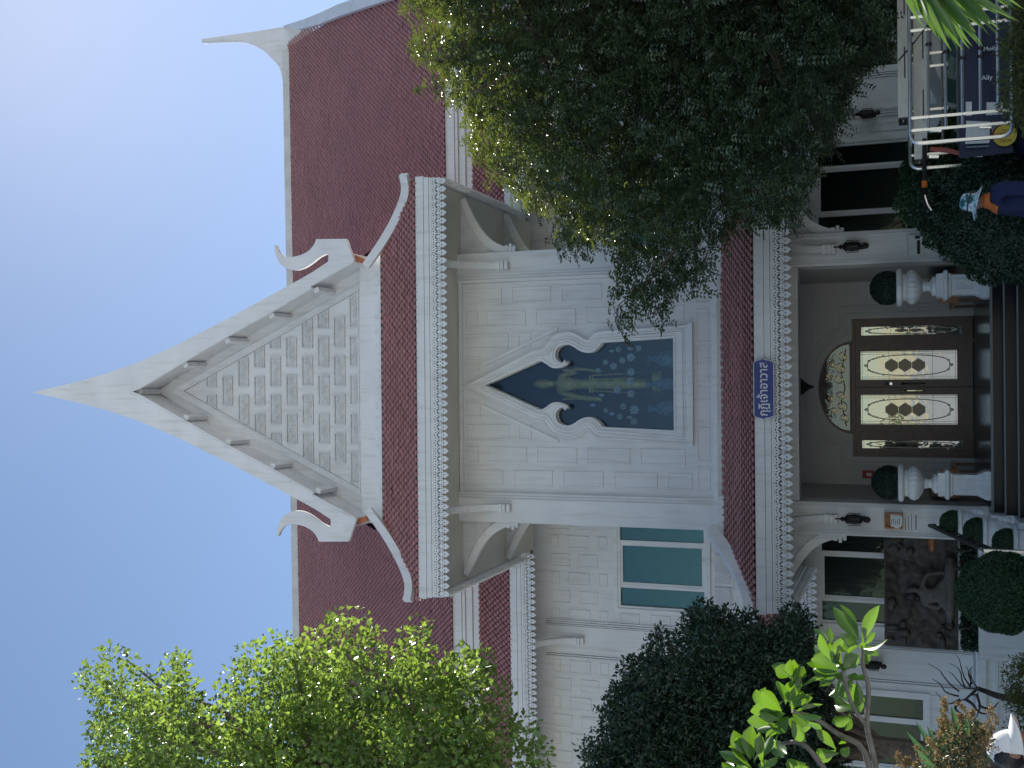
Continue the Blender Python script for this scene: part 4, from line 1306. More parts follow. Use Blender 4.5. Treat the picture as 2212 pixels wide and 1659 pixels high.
MB().lathe([(.15, .10), (.16, .12), (.15, .16), (.11, .18), (.075, .20), (.07, .24), (.085, .27), (.08, .30)], (cx, cy, UZ), 20).build('urn_stem', M['marble'], urn)
MB().lathe([(.09, .30), (.18, .34), (.26, .40), (.285, .46), (.26, .52), (.22, .55)], (cx, cy, UZ), 64, (1, 4, 20, .10)).build('urn_bowl', M['marble'], urn, True)
MB().lathe([(.215, .55), (.22, .60), (.29, .615), (.305, .64), (.305, .68), (.28, .70)], (cx, cy, UZ), 28).build('urn_rim', M['marble'], urn)
copy_tree(urn, 'white lobed stone urn on the left pedestal', (-1.66, 18.62, UZ))

def leaf_ball(name, c, r, nl, ls, m, parent=None, squash=1.0, wob=0.06, core=.93):
    """clipped ball: a rough core densely covered with small leaves"""
    d = rand_dirs(nl)
    nzv = np.array([mnoise.noise(Vector(q) * 2.6) for q in d])
    rad = r * (1 + wob * nzv) * (1 - np.abs(RNG.normal(size=nl)) * 0.05)
    C = np.array(c) + d * rad[:, None] * np.array([1, 1, squash])
    D = d * 0.6 + rand_dirs(nl) * 0.8
    N = d + rand_dirs(nl) * 0.5
    me = leaf_mesh(name, C, D, N, RNG.uniform(.7, 1.3, nl) * ls, RNG.uniform(.45, .7, nl) * ls)
    cm = MB().sphere(c, r * core, r * core, r * core * squash, 20, 12)
    return me, cm
topr = thing('topiary_ball', 'dark round leaf ball in the urn on the right pedestal', 'topiary', (cx, cy, UZ + .69), 0, 'dark leaf balls in the stone urns')
me, cm = leaf_ball('foliage', (cx, cy, UZ + .84), .275, 5200, .035, 'leaf_ball', squash=.98, wob=.02)
fo = link_mesh('foliage', me, M['leaf_ball'], topr); fo['kind'] = 'stuff'
cm.build('core', M['leaf_ball'], topr)
copy_tree(topr, 'dark round leaf ball in the urn on the left pedestal', (-1.66, 18.62, UZ + .69))

# planters stepping down the stair cheeks
def planter(c, wd, ht, label):
    r_ = thing('planter', label, 'planter', c, 0, 'white planters stepping down beside the stairs')
    x, y, z = c
    MB().lathe([(wd * .26, 0), (wd * .28, .04), (wd * .26, .05)], c, 20).build('foot', M['marble'], r_)
    MB().lathe([(wd * .24, .05), (wd * .33, ht * .25), (wd * .40, ht * .6), (wd * .42, ht - .06)], c, 22).build('bowl', M['marble'], r_, True)
    MB().lathe([(wd * .44, ht - .06), (wd * .5, ht - .05), (wd * .5, ht), (wd * .42, ht + .005)], c, 24).build('rim', M['marble'], r_)
    for s in (-1, 1):
        MB().sphere((x + s * wd * .42, y - .04, z + ht * .45), .045, .045, .055, 8, 6).sphere((x + s * wd * .40, y - .06, z + ht * .28), .05, .05, .07, 8, 6).build('cherub_knob', M['marble'], r_)
    return r_
planter_spots = [(-2.26, 18.42, 1.15, 'white planter on the top step of the left stair cheek'),
                 (-2.26, 17.55, .845, 'white planter in the middle of the left stair cheek'),
                 (-2.30, 16.7, .505, 'white planter lowest on the left stair cheek by the handrail'),
                 (2.17, 18.42, 1.15, 'white planter on the top step of the right stair cheek'),
                 (2.12, 17.55, .845, 'white planter in the middle of the right stair cheek behind the shrub'),
                 (2.15, 16.7, .505, 'white planter lowest on the right stair cheek behind the shrub')]
pr0 = None; tb0 = None
for i, (x, y, z, lb) in enumerate(planter_spots):
    side = 'left' if x < 0 else 'right'; pos = ('top', 'middle', 'lowest')[i % 3]
    tl = 'round green leaf ball in the %s planter of the %s stair cheek' % (pos, side)
    if i == 0:
        pr0 = planter((x, y, z), .48, .46, lb)
        tb0 = thing('topiary_ball', tl, 'topiary', (x, y, z + .46), 0, 'green leaf balls in the stair planters')
        me, cm = leaf_ball('foliage', (x, y, z + .53), .20, 3200, .03, 'leaf_clip', wob=.03)
        fo = link_mesh('foliage', me, M['leaf_clip'], tb0); fo['kind'] = 'stuff'
        cm.build('core', M['leaf_dark'], tb0)
    else:
        copy_tree(pr0, lb, (x, y, z)); copy_tree(tb0, tl, (x, y, z + .46))

# stair handrails
def handrail(s, label):
    xx = XC + s * 2.33 if s < 0 else 2.44
    r_ = thing('handrail', label, 'handrail', (xx, 17.6, 0), 0, 'stair handrails')
    a = Vector((xx, 18.95, 2.02)); b = Vector((xx + .02, 16.25, 1.36))
    MB().tube([a + Vector((0, .02, -.1)), a, b], .03, 8).build('top_rail', M['bronze'], r_)
    MB().tube([a + Vector((0, 0, -.16)), b + Vector((0, 0, -.16))], .018, 6).build('rail', M['bronze'], r_)
    sc_ = MB()
    for k in range(9):
        p = a.lerp(b, (k + .5) / 9)
        for t in (-1, 1):
            q = [(p.x, p.y + t * c_[0], p.z - .08 + c_[1]) for c_ in spiral(.05, 0, .055, 1.2, t, 9)]
            sc_.tube(q, .009, 4)
    sc_.build('scrollwork', M['bronze'], r_)
    MB().tube([b + Vector((0, 0, .02)), b + Vector((0, -.02, -1.36))], .032, 10).build('newel_post', M['steel'], r_)
    MB().sphere(b + Vector((0, 0, .04)), .04, .06, .04, 10, 6).build('post_cap', M['steel'], r_)
    for k in (2, 5, 8):
        p = a.lerp(b, k / 9)
        MB().tube([p, (p.x, p.y, .4)], .014, 6).build('baluster', M['bronze'], r_)
handrail(-1, 'dark scrolled handrail with a bright steel post left of the stairs')
handrail(1, 'dark scrolled handrail half hidden by the shrub right of the stairs')

# notices on the pillars
nb_ = thing('notice_box', 'orange wooden letter box stuffed with white papers on the left porch pillar', 'letter box', (-2.33, 19.1, 2.38))
bx = lambda x, y: P(x, y, 19.0)
a = P((3400 + 272 / 3.318) / 1.8228, (1750 + 1095 / 3.318) / 1.8228, 19.02); b = P((3400 + 515 / 3.318) / 1.8228, (1750 + 900 / 3.318) / 1.8228, 19.02)
frame_rect(MB(), a.x, b.x, b.z, a.z, .025, 18.99, 19.09).box(a.x, b.x, 19.085, 19.118, b.z, a.z).build('box_case', M['orange_wood'], nb_)
MB().box(a.x + .03, b.x - .02, 19.0, 19.03, b.z + .03, a.z - .10).build('sheet', M['paper'], nb_)
MB().box(a.x + .06, b.x - .05, 18.975, 18.99, b.z + .01, a.z - .14).build('sheet', M['paper'], nb_)
MB().box(a.x + .01, a.x + .16, 18.985, 18.998, b.z + .06, a.z - .16).build('sheet', M['paper'], nb_)
ptx = MB()
for k in range(5):
    ptx.box(a.x + .08, b.x - .08 - .02 * (k % 3), 18.972, 18.9745, b.z + .05 + k * .03, b.z + .058 + k * .03)
ptx.build('printed_line', M['black'], nb_)
pq = thing('wall_plaque', 'pale plaque of small dark lettering below the letter box', 'plaque', (-2.33, 19.1, 1.98))
a = P((3400 + 580 / 3.318) / 1.8228, (1750 + 1150 / 3.318) / 1.8228, 19.08); b = P((3400 + 710 / 3.318) / 1.8228, (1750 + 860 / 3.318) / 1.8228, 19.08)
MB().box(a.x, b.x, 19.10, 19.118, b.z + .07, a.z).build('plate', M['paper'], pq)
MB().box(a.x, b.x, 19.098, 19.118, b.z, b.z + .06).build('plate', M['signtext'], pq)
t_ = MB()
for k in range(9):
    x0 = a.x + .05 + k * .028
    t_.box(x0, x0 + .018, 19.094, 19.0975, b.z + .018, b.z + .042)
for r_ in range(3):
    t_.box(a.x + .04, b.x - .06 - .04 * r_, 19.0965, 19.0995, b.z + .10 + r_ * .045, b.z + .108 + r_ * .045)
t_.build('lettering', M['black'], pq)
mt = thing('meter_box', 'small white box with two dark slots on the right porch pillar', 'box', (2.25, 19.1, 2.27))
zz = lambda X, Y: P((3520 + X / 3.19) / 1.8228, (600 + Y / 3.19) / 1.8228, 19.06)
a = zz(185, 1300); b = zz(357, 1035)
MB().box(a.x, b.x, 19.03, 19.118, b.z, a.z).build('case', M['marble'], mt)
c = zz(262, 1090); d = zz(328, 1048)
MB().box(c.x, d.x, 19.022, 19.029, d.z, c.z).build('slot', M['black'], mt)
c = zz(290, 1280); d = zz(328, 1105)
MB().box(c.x, d.x, 19.022, 19.029, d.z, c.z).build('slot', M['bronze'], mt)
MB().box(a.x - .01, b.x - .02, 19.06, 19.118, a.z + .03, a.z + .06).build('hood', M['trim'], mt)
fs_ = thing('fire_notice', 'small red fire notice on the porch wall above the left urn', 'sign', (-1.86, YB, 3.05))
a = P((2688 + 1165 / 1.646) / 1.8228, (1008 + 1440 / 1.646) / 1.8228, YB); b = P((2688 + 1240 / 1.646) / 1.8228, (1008 + 1390 / 1.646) / 1.8228, YB)
MB().box(a.x, b.x, YB - .03, YB - .004, b.z, a.z).build('plate', M['redcloth'], fs_)
MB().box(a.x + .05, b.x - .05, YB - .034, YB - .031, b.z + .05, a.z - .08).build('pictogram', M['paper'], fs_)
MB().lathe([(.05, 0), (.055, .02), (.055, .10), (.03, .13)], ((a.x + b.x) / 2, YB - .07, b.z - .16), 12).build('alarm_bell', M['redcloth'], fs_)
for s, lb in ((-1, 'carved wooden bench glimpsed behind the left pedestal'), (1, 'carved wooden bench glimpsed behind the right pedestal')):
    xx = s * 1.68 - .1
    bn = thing('bench', lb, 'bench', (xx, 21.0, FZ), 0, 'wooden benches along the porch sides')
    MB().box(xx - .25, xx + .25, 20.0, 22.0, FZ + .40, FZ + .46).build('seat', M['orange_wood'], bn)
    MB().box(xx + s * .2 - .03, xx + s * .2 + .03, 20.0, 22.0, FZ + .46, FZ + .85).build('backrest', M['wood'], bn)
    for yy in (20.05, 21.9):
        for dx in (-.2, .2): MB().box(xx + dx - .03, xx + dx + .03, yy, yy + .06, FZ + .004, FZ + .40).build('leg', M['wood'], bn)
    MB().box(xx - .25, xx + .25, 19.96, 20.0, FZ + .46, FZ + .70).build('armrest', M['orange_wood'], bn)

# ---- standing Buddha image in the blue niche, lotuses and vases
def W2(X, Y, Yd=19.72):
    return P(1042.3 + X * 0.2083, 685.8 + Y * 0.2083, Yd)
bu = thing('buddha_statue', 'gilded standing Buddha image behind the blue tinted window', 'statue', (wcx, 19.75, 6.2))
def N_(X, Y, r_, dy=0.0):
    p = W2(X, Y); return ((p.x, p.y + dy, p.z), r_)
nd = {'pelvis': N_(1120, 690, (.15, .11)), 'waist': N_(1010, 690, (.13, .10)), 'chest': N_(880, 690, (.19, .12)), 'neck': N_(740, 690, .055), 'chin': N_(672, 690, (.085, .10)), 'head': N_(605, 690, (.115, .12)), 'ush': N_(560, 690, .062), 'flame': N_(525, 690, .02),
      'shL': N_(815, 780, .07), 'elL': N_(1000, 830, .05, -.02), 'haL': N_(1190, 840, .04, -.05), 'fiL': N_(1245, 845, .022, -.05),
      'shR': N_(815, 600, .07), 'elR': N_(990, 560, .05, -.04), 'haR': N_(900, 545, .045, -.14), 'fiR': N_(850, 540, .025, -.15),
      'hem1': N_(1300, 690, (.17, .12)), 'hem2': N_(1600, 690, (.20, .12)), 'hem3': N_(1760, 690, (.18, .11))}
eg = [('pelvis', 'waist'), ('waist', 'chest'), ('chest', 'neck'), ('neck', 'chin'), ('chin', 'head'), ('head', 'ush'), ('ush', 'flame'), ('chest', 'shL'), ('shL', 'elL'), ('elL', 'haL'), ('haL', 'fiL'), ('chest', 'shR'), ('shR', 'elR'), ('elR', 'haR'), ('haR', 'fiR'), ('pelvis', 'hem1'), ('hem1', 'hem2'), ('hem2', 'hem3')]
link_mesh('figure', skin_mesh(nd, eg, 'pelvis', 2, 'figure'), M['gold'], bu, True)
rb = MB()
for Y0 in (600, 640, 680, 720, 760):
    p0 = W2(1130, Y0, 19.60); p1 = W2(1580, Y0 + (Y0 - 680) * .3, 19.58)
    rb.tube([p0, p1], .014, 4)
for sgy in (540, 848):
    rb.tube([W2(830, sgy, 19.66), W2(1000, sgy - 8, 19.64), W2(1240, sgy + 20, 19.64)], [.02, .03, .015], 5)
rb.tube([W2(1115, 600, 19.6), W2(1115, 780, 19.6)], .02, 5).tube([W2(1140, 600, 19.6), W2(1140, 780, 19.6)], .014, 5)
rb.build('robe_fold', M['gold'], bu)
pb = W2(1870, 670)
MB().lathe([(.20, 0), (.22, .04), (.17, .08), (.21, .13), (.18, .17)], (pb.x, pb.y, pb.z + .0), 20).build('lotus_base', M['gold'], bu)
MB().lathe([(.14, -.42), (.17, -.3), (.12, -.1), (.14, 0.0)], (pb.x, pb.y, pb.z), 16).build('stand', M['bronze'], bu)
def lotus(X, Y, r_, Yd, label, bud=False):
    c = W2(X, Y, Yd)
    t = thing('lotus_flower', label, 'flower', (c.x, c.y, c.z), 0, 'white lotus flowers round the Buddha image')
    if bud:
        MB().lathe([(.004, -.05), (.03, -.03), (.036, 0), (.02, .05), (.003, .07)], c, 8).build('bud', M['petal'], t, True)
    else:
        m_ = MB()
        for ring, (n_, el, ln) in enumerate(((8, .15, 1.0), (7, .6, .85), (5, 1.1, .6))):
            for k in range(n_):
                a = 2 * math.pi * k / n_ + ring * .4
                d = Vector((math.cos(a) * math.cos(el), -math.sin(el), math.sin(a) * math.cos(el)))
                sd = Vector((-math.sin(a), 0, math.cos(a)))
                b0 = Vector(c); tip = b0 + d * r_ * ln; mid = b0 + d * r_ * ln * .55 + Vector((0, .01, 0))
                m_.add([b0, mid + sd * r_ * .28, tip, mid - sd * r_ * .28], [(0, 1, 2), (0, 2, 3)])
        m_.build('petal_ring', M['petal'], t)
        MB().sphere((c.x, c.y - r_ * .3, c.z), r_ * .2, r_ * .12, r_ * .2, 8, 5).build('seed_pod', M['yellow'], t)
    MB().tube([(c.x, c.y + .01, c.z), (c.x * .9 + wcx * .1, c.y + .05, c.z - .25), (c.x * .75 + wcx * .25, c.y + .08, max(6.35, c.z - .6))], .006, 4, cap=False).build('stem', M['leaf_dark'], t)
lot = [(1540, 415, 52, 0, 'open white lotus upper right over the right vase'), (1540, 565, 48, 0, 'open white lotus right of the Buddha robe'), (1400, 750, 48, 0, 'open white lotus on the front of the Buddha robe'), (1575, 960, 58, 0, 'largest white lotus over the left vase'), (1360, 505, 46, 0, 'white lotus right of the robe, second row'), (1275, 465, 36, 0, 'small white lotus highest on the right'),
       (1450, 445, 40, 0, 'pale half-open lotus between the two right blooms'), (1460, 925, 42, 0, 'pale half-open lotus above the largest bloom'), (1540, 790, 46, 0, 'faint lotus low on the robe, left of centre'), (1200, 550, 32, 0, 'small pale lotus beside the robe sash'), (1425, 1030, 38, 0, 'pale lotus at the left edge of the niche'), (1570, 1080, 42, 0, 'faint lotus in the lower left corner'),
       (1410, 330, 36, 0, 'pale lotus at the right edge of the niche'), (1280, 965, 30, 0, 'small lotus highest on the left'), (1615, 320, 40, 0, 'faint lotus in the right corner'), (1530, 660, 44, 0, 'faint lotus at the foot of the robe'),
       (1150, 910, 0, 1, 'lotus bud highest on the left'), (1240, 805, 0, 1, 'lotus bud left of the robe'), (1345, 345, 0, 1, 'lotus bud highest on the right'), (1345, 1000, 0, 1, 'lotus bud at the left edge'), (1530, 1035, 0, 1, 'lotus bud below the left edge bloom'), (1535, 320, 0, 1, 'lotus bud at the right edge')]
for X, Y, r_, bud, lb in lot:
    lotus(X, Y, r_ * .2083 / 118.0, RNG.uniform(19.42, 19.58), lb, bud)
def vase(X, Y, sc, label, Yd=19.6):
    c = W2(X, Y, Yd); c.z = 6.13
    t = thing('vase', label, 'vase', c, 0, 'pale blue vases at the foot of the Buddha image')
    MB().lathe([(.07 * sc, 0), (.09 * sc, .02), (.05 * sc, .07), (.13 * sc, .20), (.17 * sc, .33), (.14 * sc, .45), (.07 * sc, .55), (.06 * sc, .63), (.11 * sc, .70)], c, 20).build('vase_body', M['porcelain'], t, True)
    MB().lathe([(.025, 0), (.028, .02), (.012, .05), (.02, .12), (.012, .2)], (c.x, c.y - .17, c.z), 8).build('candlestick', M['petal'], t)
vase(1800, 430, 1.0, 'pale blue vase right of the Buddha image')
vase(1800, 945, 1.0, 'pale blue vase left of the Buddha image')
vase(1930, 690, .7, 'small pale vase in front of the Buddha image', 19.5)

# ---- bronze relief under the left window
def R_(X, Y, Yd=22.25):
    return P(1755.5 + X * 0.2063, 1124.6 + Y * 0.2063, Yd)
rl = thing('relief_panel', 'dark weathered bronze relief of a seated sage leaning on a log under the left window', 'relief', (-4.1, 22.3, 1.15))
a = R_(770, 1290, 22.3); b = R_(1500, 170, 22.3)
n1, n2 = 60, 42
g_ = MB()
for j in range(n2 + 1):
    for i in range(n1 + 1):
        x = a.x + (b.x - a.x) * i / n1; z = b.z + (a.z - b.z) * j / n2
        u = i / n1; v = j / n2
        edge = max(0, max(abs(u - .5) * 2 - .62, abs(v - .5) * 2 - .75)) * .9
        h = mnoise.noise(Vector((x * 3, z * 3, 1))) * .06 + mnoise.noise(Vector((x * 9, z * 9, 4))) * .035 + edge * .18
        g_.v.append((x, 22.36 - .05 - h, z))
for j in range(n2):
    for i in range(n1):
        q = j * (n1 + 1) + i
        g_.f.append((q, q + 1, q + n1 + 2, q + n1 + 1))
g_.box(a.x, b.x, 22.36, 22.43, b.z, a.z)
g_.build('relief_ground', M['reliefm'], rl, True)
frame_rect(MB(), a.x - .03, b.x + .03, b.z - .03, a.z + .03, .035, 22.28, 22.44).build('frame', M['reliefm'], rl)
def nr(X, Y, r_, dy=0): p = R_(X, Y, 22.2 + dy); return ((p.x, p.y, p.z), r_)
nd = {'hip': nr(1350, 740, (.17, .12)), 'waist': nr(1270, 770, (.15, .11)), 'chest': nr(1180, 770, (.15, .11)), 'neck': nr(1105, 745, .05), 'chin': nr(1080, 720, .06), 'head': nr(1020, 735, (.085, .085)), 'crown': nr(965, 740, .05),
      'shR': nr(1150, 660, .06), 'elR': nr(1200, 560, .045, -.02), 'haR': nr(1370, 540, .035, -.02), 'fgR': nr(1395, 620, .02, -.02),
      'shL': nr(1170, 870, .06), 'elL': nr(1320, 920, .045, -.03), 'haL': nr(1375, 830, .035, -.05),
      'kneeR': nr(1420, 560, .09, -.04), 'footR': nr(1450, 800, .05, -.05), 'kneeL': nr(1430, 960, .09, -.04), 'footL': nr(1460, 700, .05, -.07)}
eg = [('hip', 'waist'), ('waist', 'chest'), ('chest', 'neck'), ('neck', 'chin'), ('chin', 'head'), ('head', 'crown'), ('chest', 'shR'), ('shR', 'elR'), ('elR', 'haR'), ('haR', 'fgR'), ('chest', 'shL'), ('shL', 'elL'), ('elL', 'haL'), ('hip', 'kneeR'), ('kneeR', 'footR'), ('hip', 'kneeL'), ('kneeL', 'footL')]
link_mesh('sage_figure', skin_mesh(nd, eg, 'hip', 2, 'sage'), M['stonefig'], rl, True)
hc = R_(1035, 785, 22.2)
MB().sphere(hc, .10, .09, .13, 10, 7).sphere(R_(1090, 800, 22.22), .09, .08, .09, 8, 6).build('sage_hair', M['hair'], rl, True)
lg = MB().tube([R_(1445, 390, 22.15), R_(1440, 560, 22.13), R_(1450, 760, 22.13), R_(1440, 900, 22.14), R_(1430, 1060, 22.2)], [.10, .11, .09, .10, .05], 10)
lg.build('log_seat', M['stonefig'], rl, True)
for k in range(26):
    X = random.choice([random.uniform(800, 900), random.uniform(800, 1450)]); Y = random.choice([random.uniform(190, 330), random.uniform(1080, 1270), random.uniform(190, 1270) if X < 860 else random.uniform(190, 300)])
    MB().sphere(R_(X, Y, 22.26), random.uniform(.05, .13), .06, random.uniform(.05, .13), 7, 5).build('rock_carving', M['reliefm'], rl, True)
tn = MB().sphere(R_(1250, 215, 22.2), .22, .07, .07, 10, 6)
tn.build('gilt_cloud', M['orange_wood'], rl, True)
# planting bed on the ledge below the relief
n = 4200
p0 = R_(1560, 180, 22.1); p1 = R_(1560, 1290, 22.1)
C = np.stack([RNG.uniform(p1.x - .1, p0.x + .1, n), RNG.uniform(21.9, 22.35, n), RNG.uniform(1.12, 1.42, n)], 1)
gc = link_mesh('ground_cover', leaf_mesh('ground_cover', C, rand_dirs(n) + np.array([0, 0, .6]), rand_dirs(n), RNG.uniform(.06, .11, n), RNG.uniform(.02, .04, n)), M['leaf_dark'])
tag(gc, 'dark low foliage growing on the ledge under the bronze relief', 'ground cover', kind='stuff')
lgm = MB().box(p1.x - .2, p0.x + .25, 21.8, 22.40, 0, 1.13).build('planting_ledge', M['white']); tag(lgm, kind='structure', label='white planting ledge under the bronze relief')
brs = [(1545, 310, 'pale bromeliad on the ledge nearest the porch pillar'), (1545, 500, 'pale bromeliad, second from the porch pillar'), (1550, 715, 'pale bromeliad under the middle of the relief'), (1555, 915, 'pale bromeliad, second from the left under the relief'), (1560, 1120, 'slim pale bromeliad leftmost under the relief')]
def brom(c):
    m_ = MB()
    for k in range(9):
        a = k * 2.4; el = .35 + .09 * k
        d = Vector((math.cos(a) * math.cos(el), math.sin(a) * math.cos(el), math.sin(el)))
        sd = Vector((-math.sin(a), math.cos(a), 0)) * .018
        b0 = Vector(c); mid = b0 + d * .10; tip = b0 + d * .17 + Vector((0, 0, -.03))
        m_.add([b0 - sd, b0 + sd, mid + sd, tip, mid - sd], [(0, 1, 2, 4), (4, 2, 3)])
    return m_
bp0 = None
for X, Y, lb in brs:
    c = R_(X, Y, 21.9)
    if bp0 is None:
        bp0 = thing('bromeliad', lb, 'plant', c, 0, 'pale bromeliads under the relief'); bc0 = c
        brom(c).build('leaf_rosette', M['stonefig'], bp0)
        MB().lathe([(.03, -.16), (.04, -.02)], c, 8).build('root_clump', M['soil'], bp0)
    else: copy_tree(bp0, lb, c)

# ------------------------------------------------------------------ people
def person(label, base, face, ht, shirt, trouser, armsdown=True, lean=0.0, head_pitch=0.0):
    """standing figure; face = angle of the facing direction in the ground plane"""
    r_ = thing('person', label, 'person', base)
    ca, sa = math.cos(face), math.sin(face)
    k = ht / 1.70
    def L(f, s, z):                       # forward, side (left of the person), height
        f += lean * max(0, z - .9)
        return (base[0] + (f * ca - s * sa) * k, base[1] + (f * sa + s * ca) * k, base[2] + z * k)
    def nd_(f, s, z, r_): return (L(f, s, z), tuple(q * k for q in r_) if hasattr(r_, '__len__') else r_ * k)
    nd = {'pel': nd_(0, 0, .93, (.145, .11)), 'wai': nd_(0, 0, 1.08, (.135, .10)), 'che': nd_(.0, 0, 1.28, (.155, .11)), 'nek': nd_(0, 0, 1.44, .055), 'jaw': nd_(.035, 0, 1.515, (.062, .075)), 'cra': nd_(.0, 0, 1.60, (.078, .09)), 'top': nd_(-.01, 0, 1.655, (.05, .06)),
          'nos': nd_(.105, 0, 1.555, .014)}
    eg = [('pel', 'wai'), ('wai', 'che'), ('che', 'nek'), ('nek', 'jaw'), ('jaw', 'cra'), ('cra', 'top'), ('jaw', 'nos')]
    for sg, n_ in ((1, 'l'), (-1, 'r')):
        nd.update({n_ + 'sh': nd_(-.01, sg * .19, 1.37, .055), n_ + 'el': nd_(.02, sg * .25, 1.10, .042), n_ + 'wr': nd_(.12, sg * .23, .87, .028), n_ + 'pa': nd_(.16, sg * .225, .81, (.018, .036)),
                   n_ + 'hi': nd_(0, sg * .09, .86, .095), n_ + 'kn': nd_(.02, sg * .10, .48, .06), n_ + 'an': nd_(-.01, sg * .10, .08, .042), n_ + 'to': nd_(.16, sg * .11, .035, (.035, .03))})
        eg += [('che', n_ + 'sh'), (n_ + 'sh', n_ + 'el'), (n_ + 'el', n_ + 'wr'), (n_ + 'wr', n_ + 'pa'), ('pel', n_ + 'hi'), (n_ + 'hi', n_ + 'kn'), (n_ + 'kn', n_ + 'an'), (n_ + 'an', n_ + 'to')]
        for f_ in range(4):
            o_ = sg * (.225 + (f_ - 1.5) * .0)
            ff = .165 + (f_ - 1.5) * .019
            nd[n_ + 'f%da' % f_] = nd_(ff, o_, .755, .0095); nd[n_ + 'f%db' % f_] = nd_(ff + .012, o_ - sg * .012, .715 + abs(f_ - 1.4) * .006, .008)
            eg += [(n_ + 'pa', n_ + 'f%da' % f_), (n_ + 'f%da' % f_, n_ + 'f%db' % f_)]
        nd[n_ + 'th'] = nd_(.20, sg * .205, .79, .010); eg.append((n_ + 'pa', n_ + 'th'))
    slim = {q: ((p_[0], tuple(x * .78 for x in p_[1]) if hasattr(p_[1], '__len__') else p_[1] * .78) if q in ('pel', 'wai', 'che', 'lsh', 'rsh', 'lel', 'rel', 'lhi', 'rhi') else p_) for q, p_ in nd.items()}
    link_mesh('body', skin_mesh(slim, eg, 'pel', 1, 'body'), M['skin'], r_, True)
    def cloth(names, edges, grow, m, nm, root):
        n2 = {}
        for q in names:
            p_, rr = nd[q]
            n2[q] = (p_, tuple(x + grow for x in rr) if hasattr(rr, '__len__') else rr + grow)
        link_mesh(nm, skin_mesh(n2, edges, root, 1, nm), M[m], r_, True)
    nd['col'] = nd_(-.005, 0, 1.42, .05); nd['upc'] = nd_(.0, 0, 1.36, (.125, .095))
    cloth(['pel', 'wai', 'che', 'upc', 'col', 'lsh', 'rsh', 'lel', 'rel', 'lwr', 'rwr'], [('pel', 'wai'), ('wai', 'che'), ('che', 'upc'), ('upc', 'col'), ('upc', 'lsh'), ('upc', 'rsh'), ('lsh', 'lel'), ('rsh', 'rel'), ('lel', 'lwr'), ('rel', 'rwr')], .045, shirt, 'shirt', 'wai')
    cloth(['pel', 'lhi', 'rhi', 'lkn', 'rkn', 'lan', 'ran'], [('pel', 'lhi'), ('pel', 'rhi'), ('lhi', 'lkn'), ('rhi', 'rkn'), ('lkn', 'lan'), ('rkn', 'ran')], .018, trouser, 'trousers', 'pel')
    hr = MB()
    c = L(-.03, 0, 1.59)
    hr.sphere(c, .088 * k, .098 * k, .095 * k, 12, 8)
    hr.build('hair', M['hair'], r_, True)
    for sg in (1, -1): MB().sphere(L(.082, sg * .03, 1.585), .011 * k, .011 * k, .009 * k, 6, 4).build('eye', M['black'], r_)
    for sg in (1, -1): MB().sphere(L(.0, sg * .082, 1.56), .018 * k, .018 * k, .032 * k, 6, 5).build('ear', M['skin'], r_)
    mo = MB().bar(L(.088, .025, 1.51), L(.088, -.025, 1.51), .012 * k, .010 * k); mo.build('mouth', M['redcloth'], r_)
    return r_, L, k
# gardener with the patterned sun hat
hcn = P(2098, 437, 13.3)
hz = hcn.z
gb = (hcn.x + .03, 13.35, hz - 1.60)
gb = (gb[0], gb[1], 0.0)
gk = (hz - .02) / 1.60 * 1.70
pg, L, k = person('person in a patterned blue sun hat, orange scarf and navy shirt', gb, math.radians(200), gk, 'navy', 'brownshirt')
hat = MB()
tilt = Matrix.Rotation(math.radians(13), 3, 'Y') @ Matrix.Rotation(math.radians(-6), 3, 'X')
hp = [(.098, .06), (.102, .0), (.115, -.03), (.16, -.055), (.195, -.075), (.197, -.085), (.15, -.062), (.10, -.03)]
pr = [(.012, .118), (.05, .115), (.085, .10)] + hp
base_v = MB().lathe(pr, (0, 0, 0), 26)
hv = [tilt @ Vector(v) + hcn + Vector((0.0, 0, .0)) for v in base_v.v]
hat.v = [tuple(v) for v in hv]; hat.f = base_v.f
ho = hat.build('hat', M['hat'], pg, True)
st = MB().lathe([(.104, .012), (.104, .030)], (0, 0, 0), 24)
so_ = MB(); so_.v = [tuple(tilt @ Vector(v) * 1.0 + hcn) for v in st.v]; so_.f = st.f
so_.build('hat_band', M['black'], ho)
sc_ = MB().lathe([(.062, 1.50), (.085, 1.475), (.08, 1.455), (.10, 1.44), (.098, 1.425), (.125, 1.40), (.15, 1.365), (.155, 1.35), (.11, 1.36)], (0, 0, 0), 24, (1, 8, 7, .12))
sv = [L(v[0] + .02, v[1], v[2]) for v in sc_.v]
s2 = MB(); s2.v = sv; s2.f = sc_.f
s2.build('scarf', M['orange'], pg, True)
# visitor in the white cap, close to the camera
cc = P(2180, 1616, 7.4)
vb_ = (cc.x, 7.4, 0.0)
pv, L, k = person('person in a plain white cap at the lower left, seen from the side', vb_, math.radians(-10), (cc.z + .02) / 1.60 * 1.70, 'brownshirt', 'navy')
cap = MB()
for ring in range(9):
    t = (ring / 8 * .98) * math.pi / 2
    for q in range(20):
        a = 2 * math.pi * q / 20
        rr = math.cos(t)
        bulge = .012 * math.cos(a) * (1 - ring / 8)
        p = L(-.015 + (.112 + bulge) * rr * math.cos(a), .088 * rr * math.sin(a), 1.565 + .135 * math.sin(t))
        cap.v.append(p)
for ring in range(8):
    for q in range(20):
        q2 = (q + 1) % 20
        cap.f.append((ring * 20 + q, ring * 20 + q2, (ring + 1) * 20 + q2, (ring + 1) * 20 + q))
co = cap.build('cap', M['capwhite'], pv, True)
brim = MB()
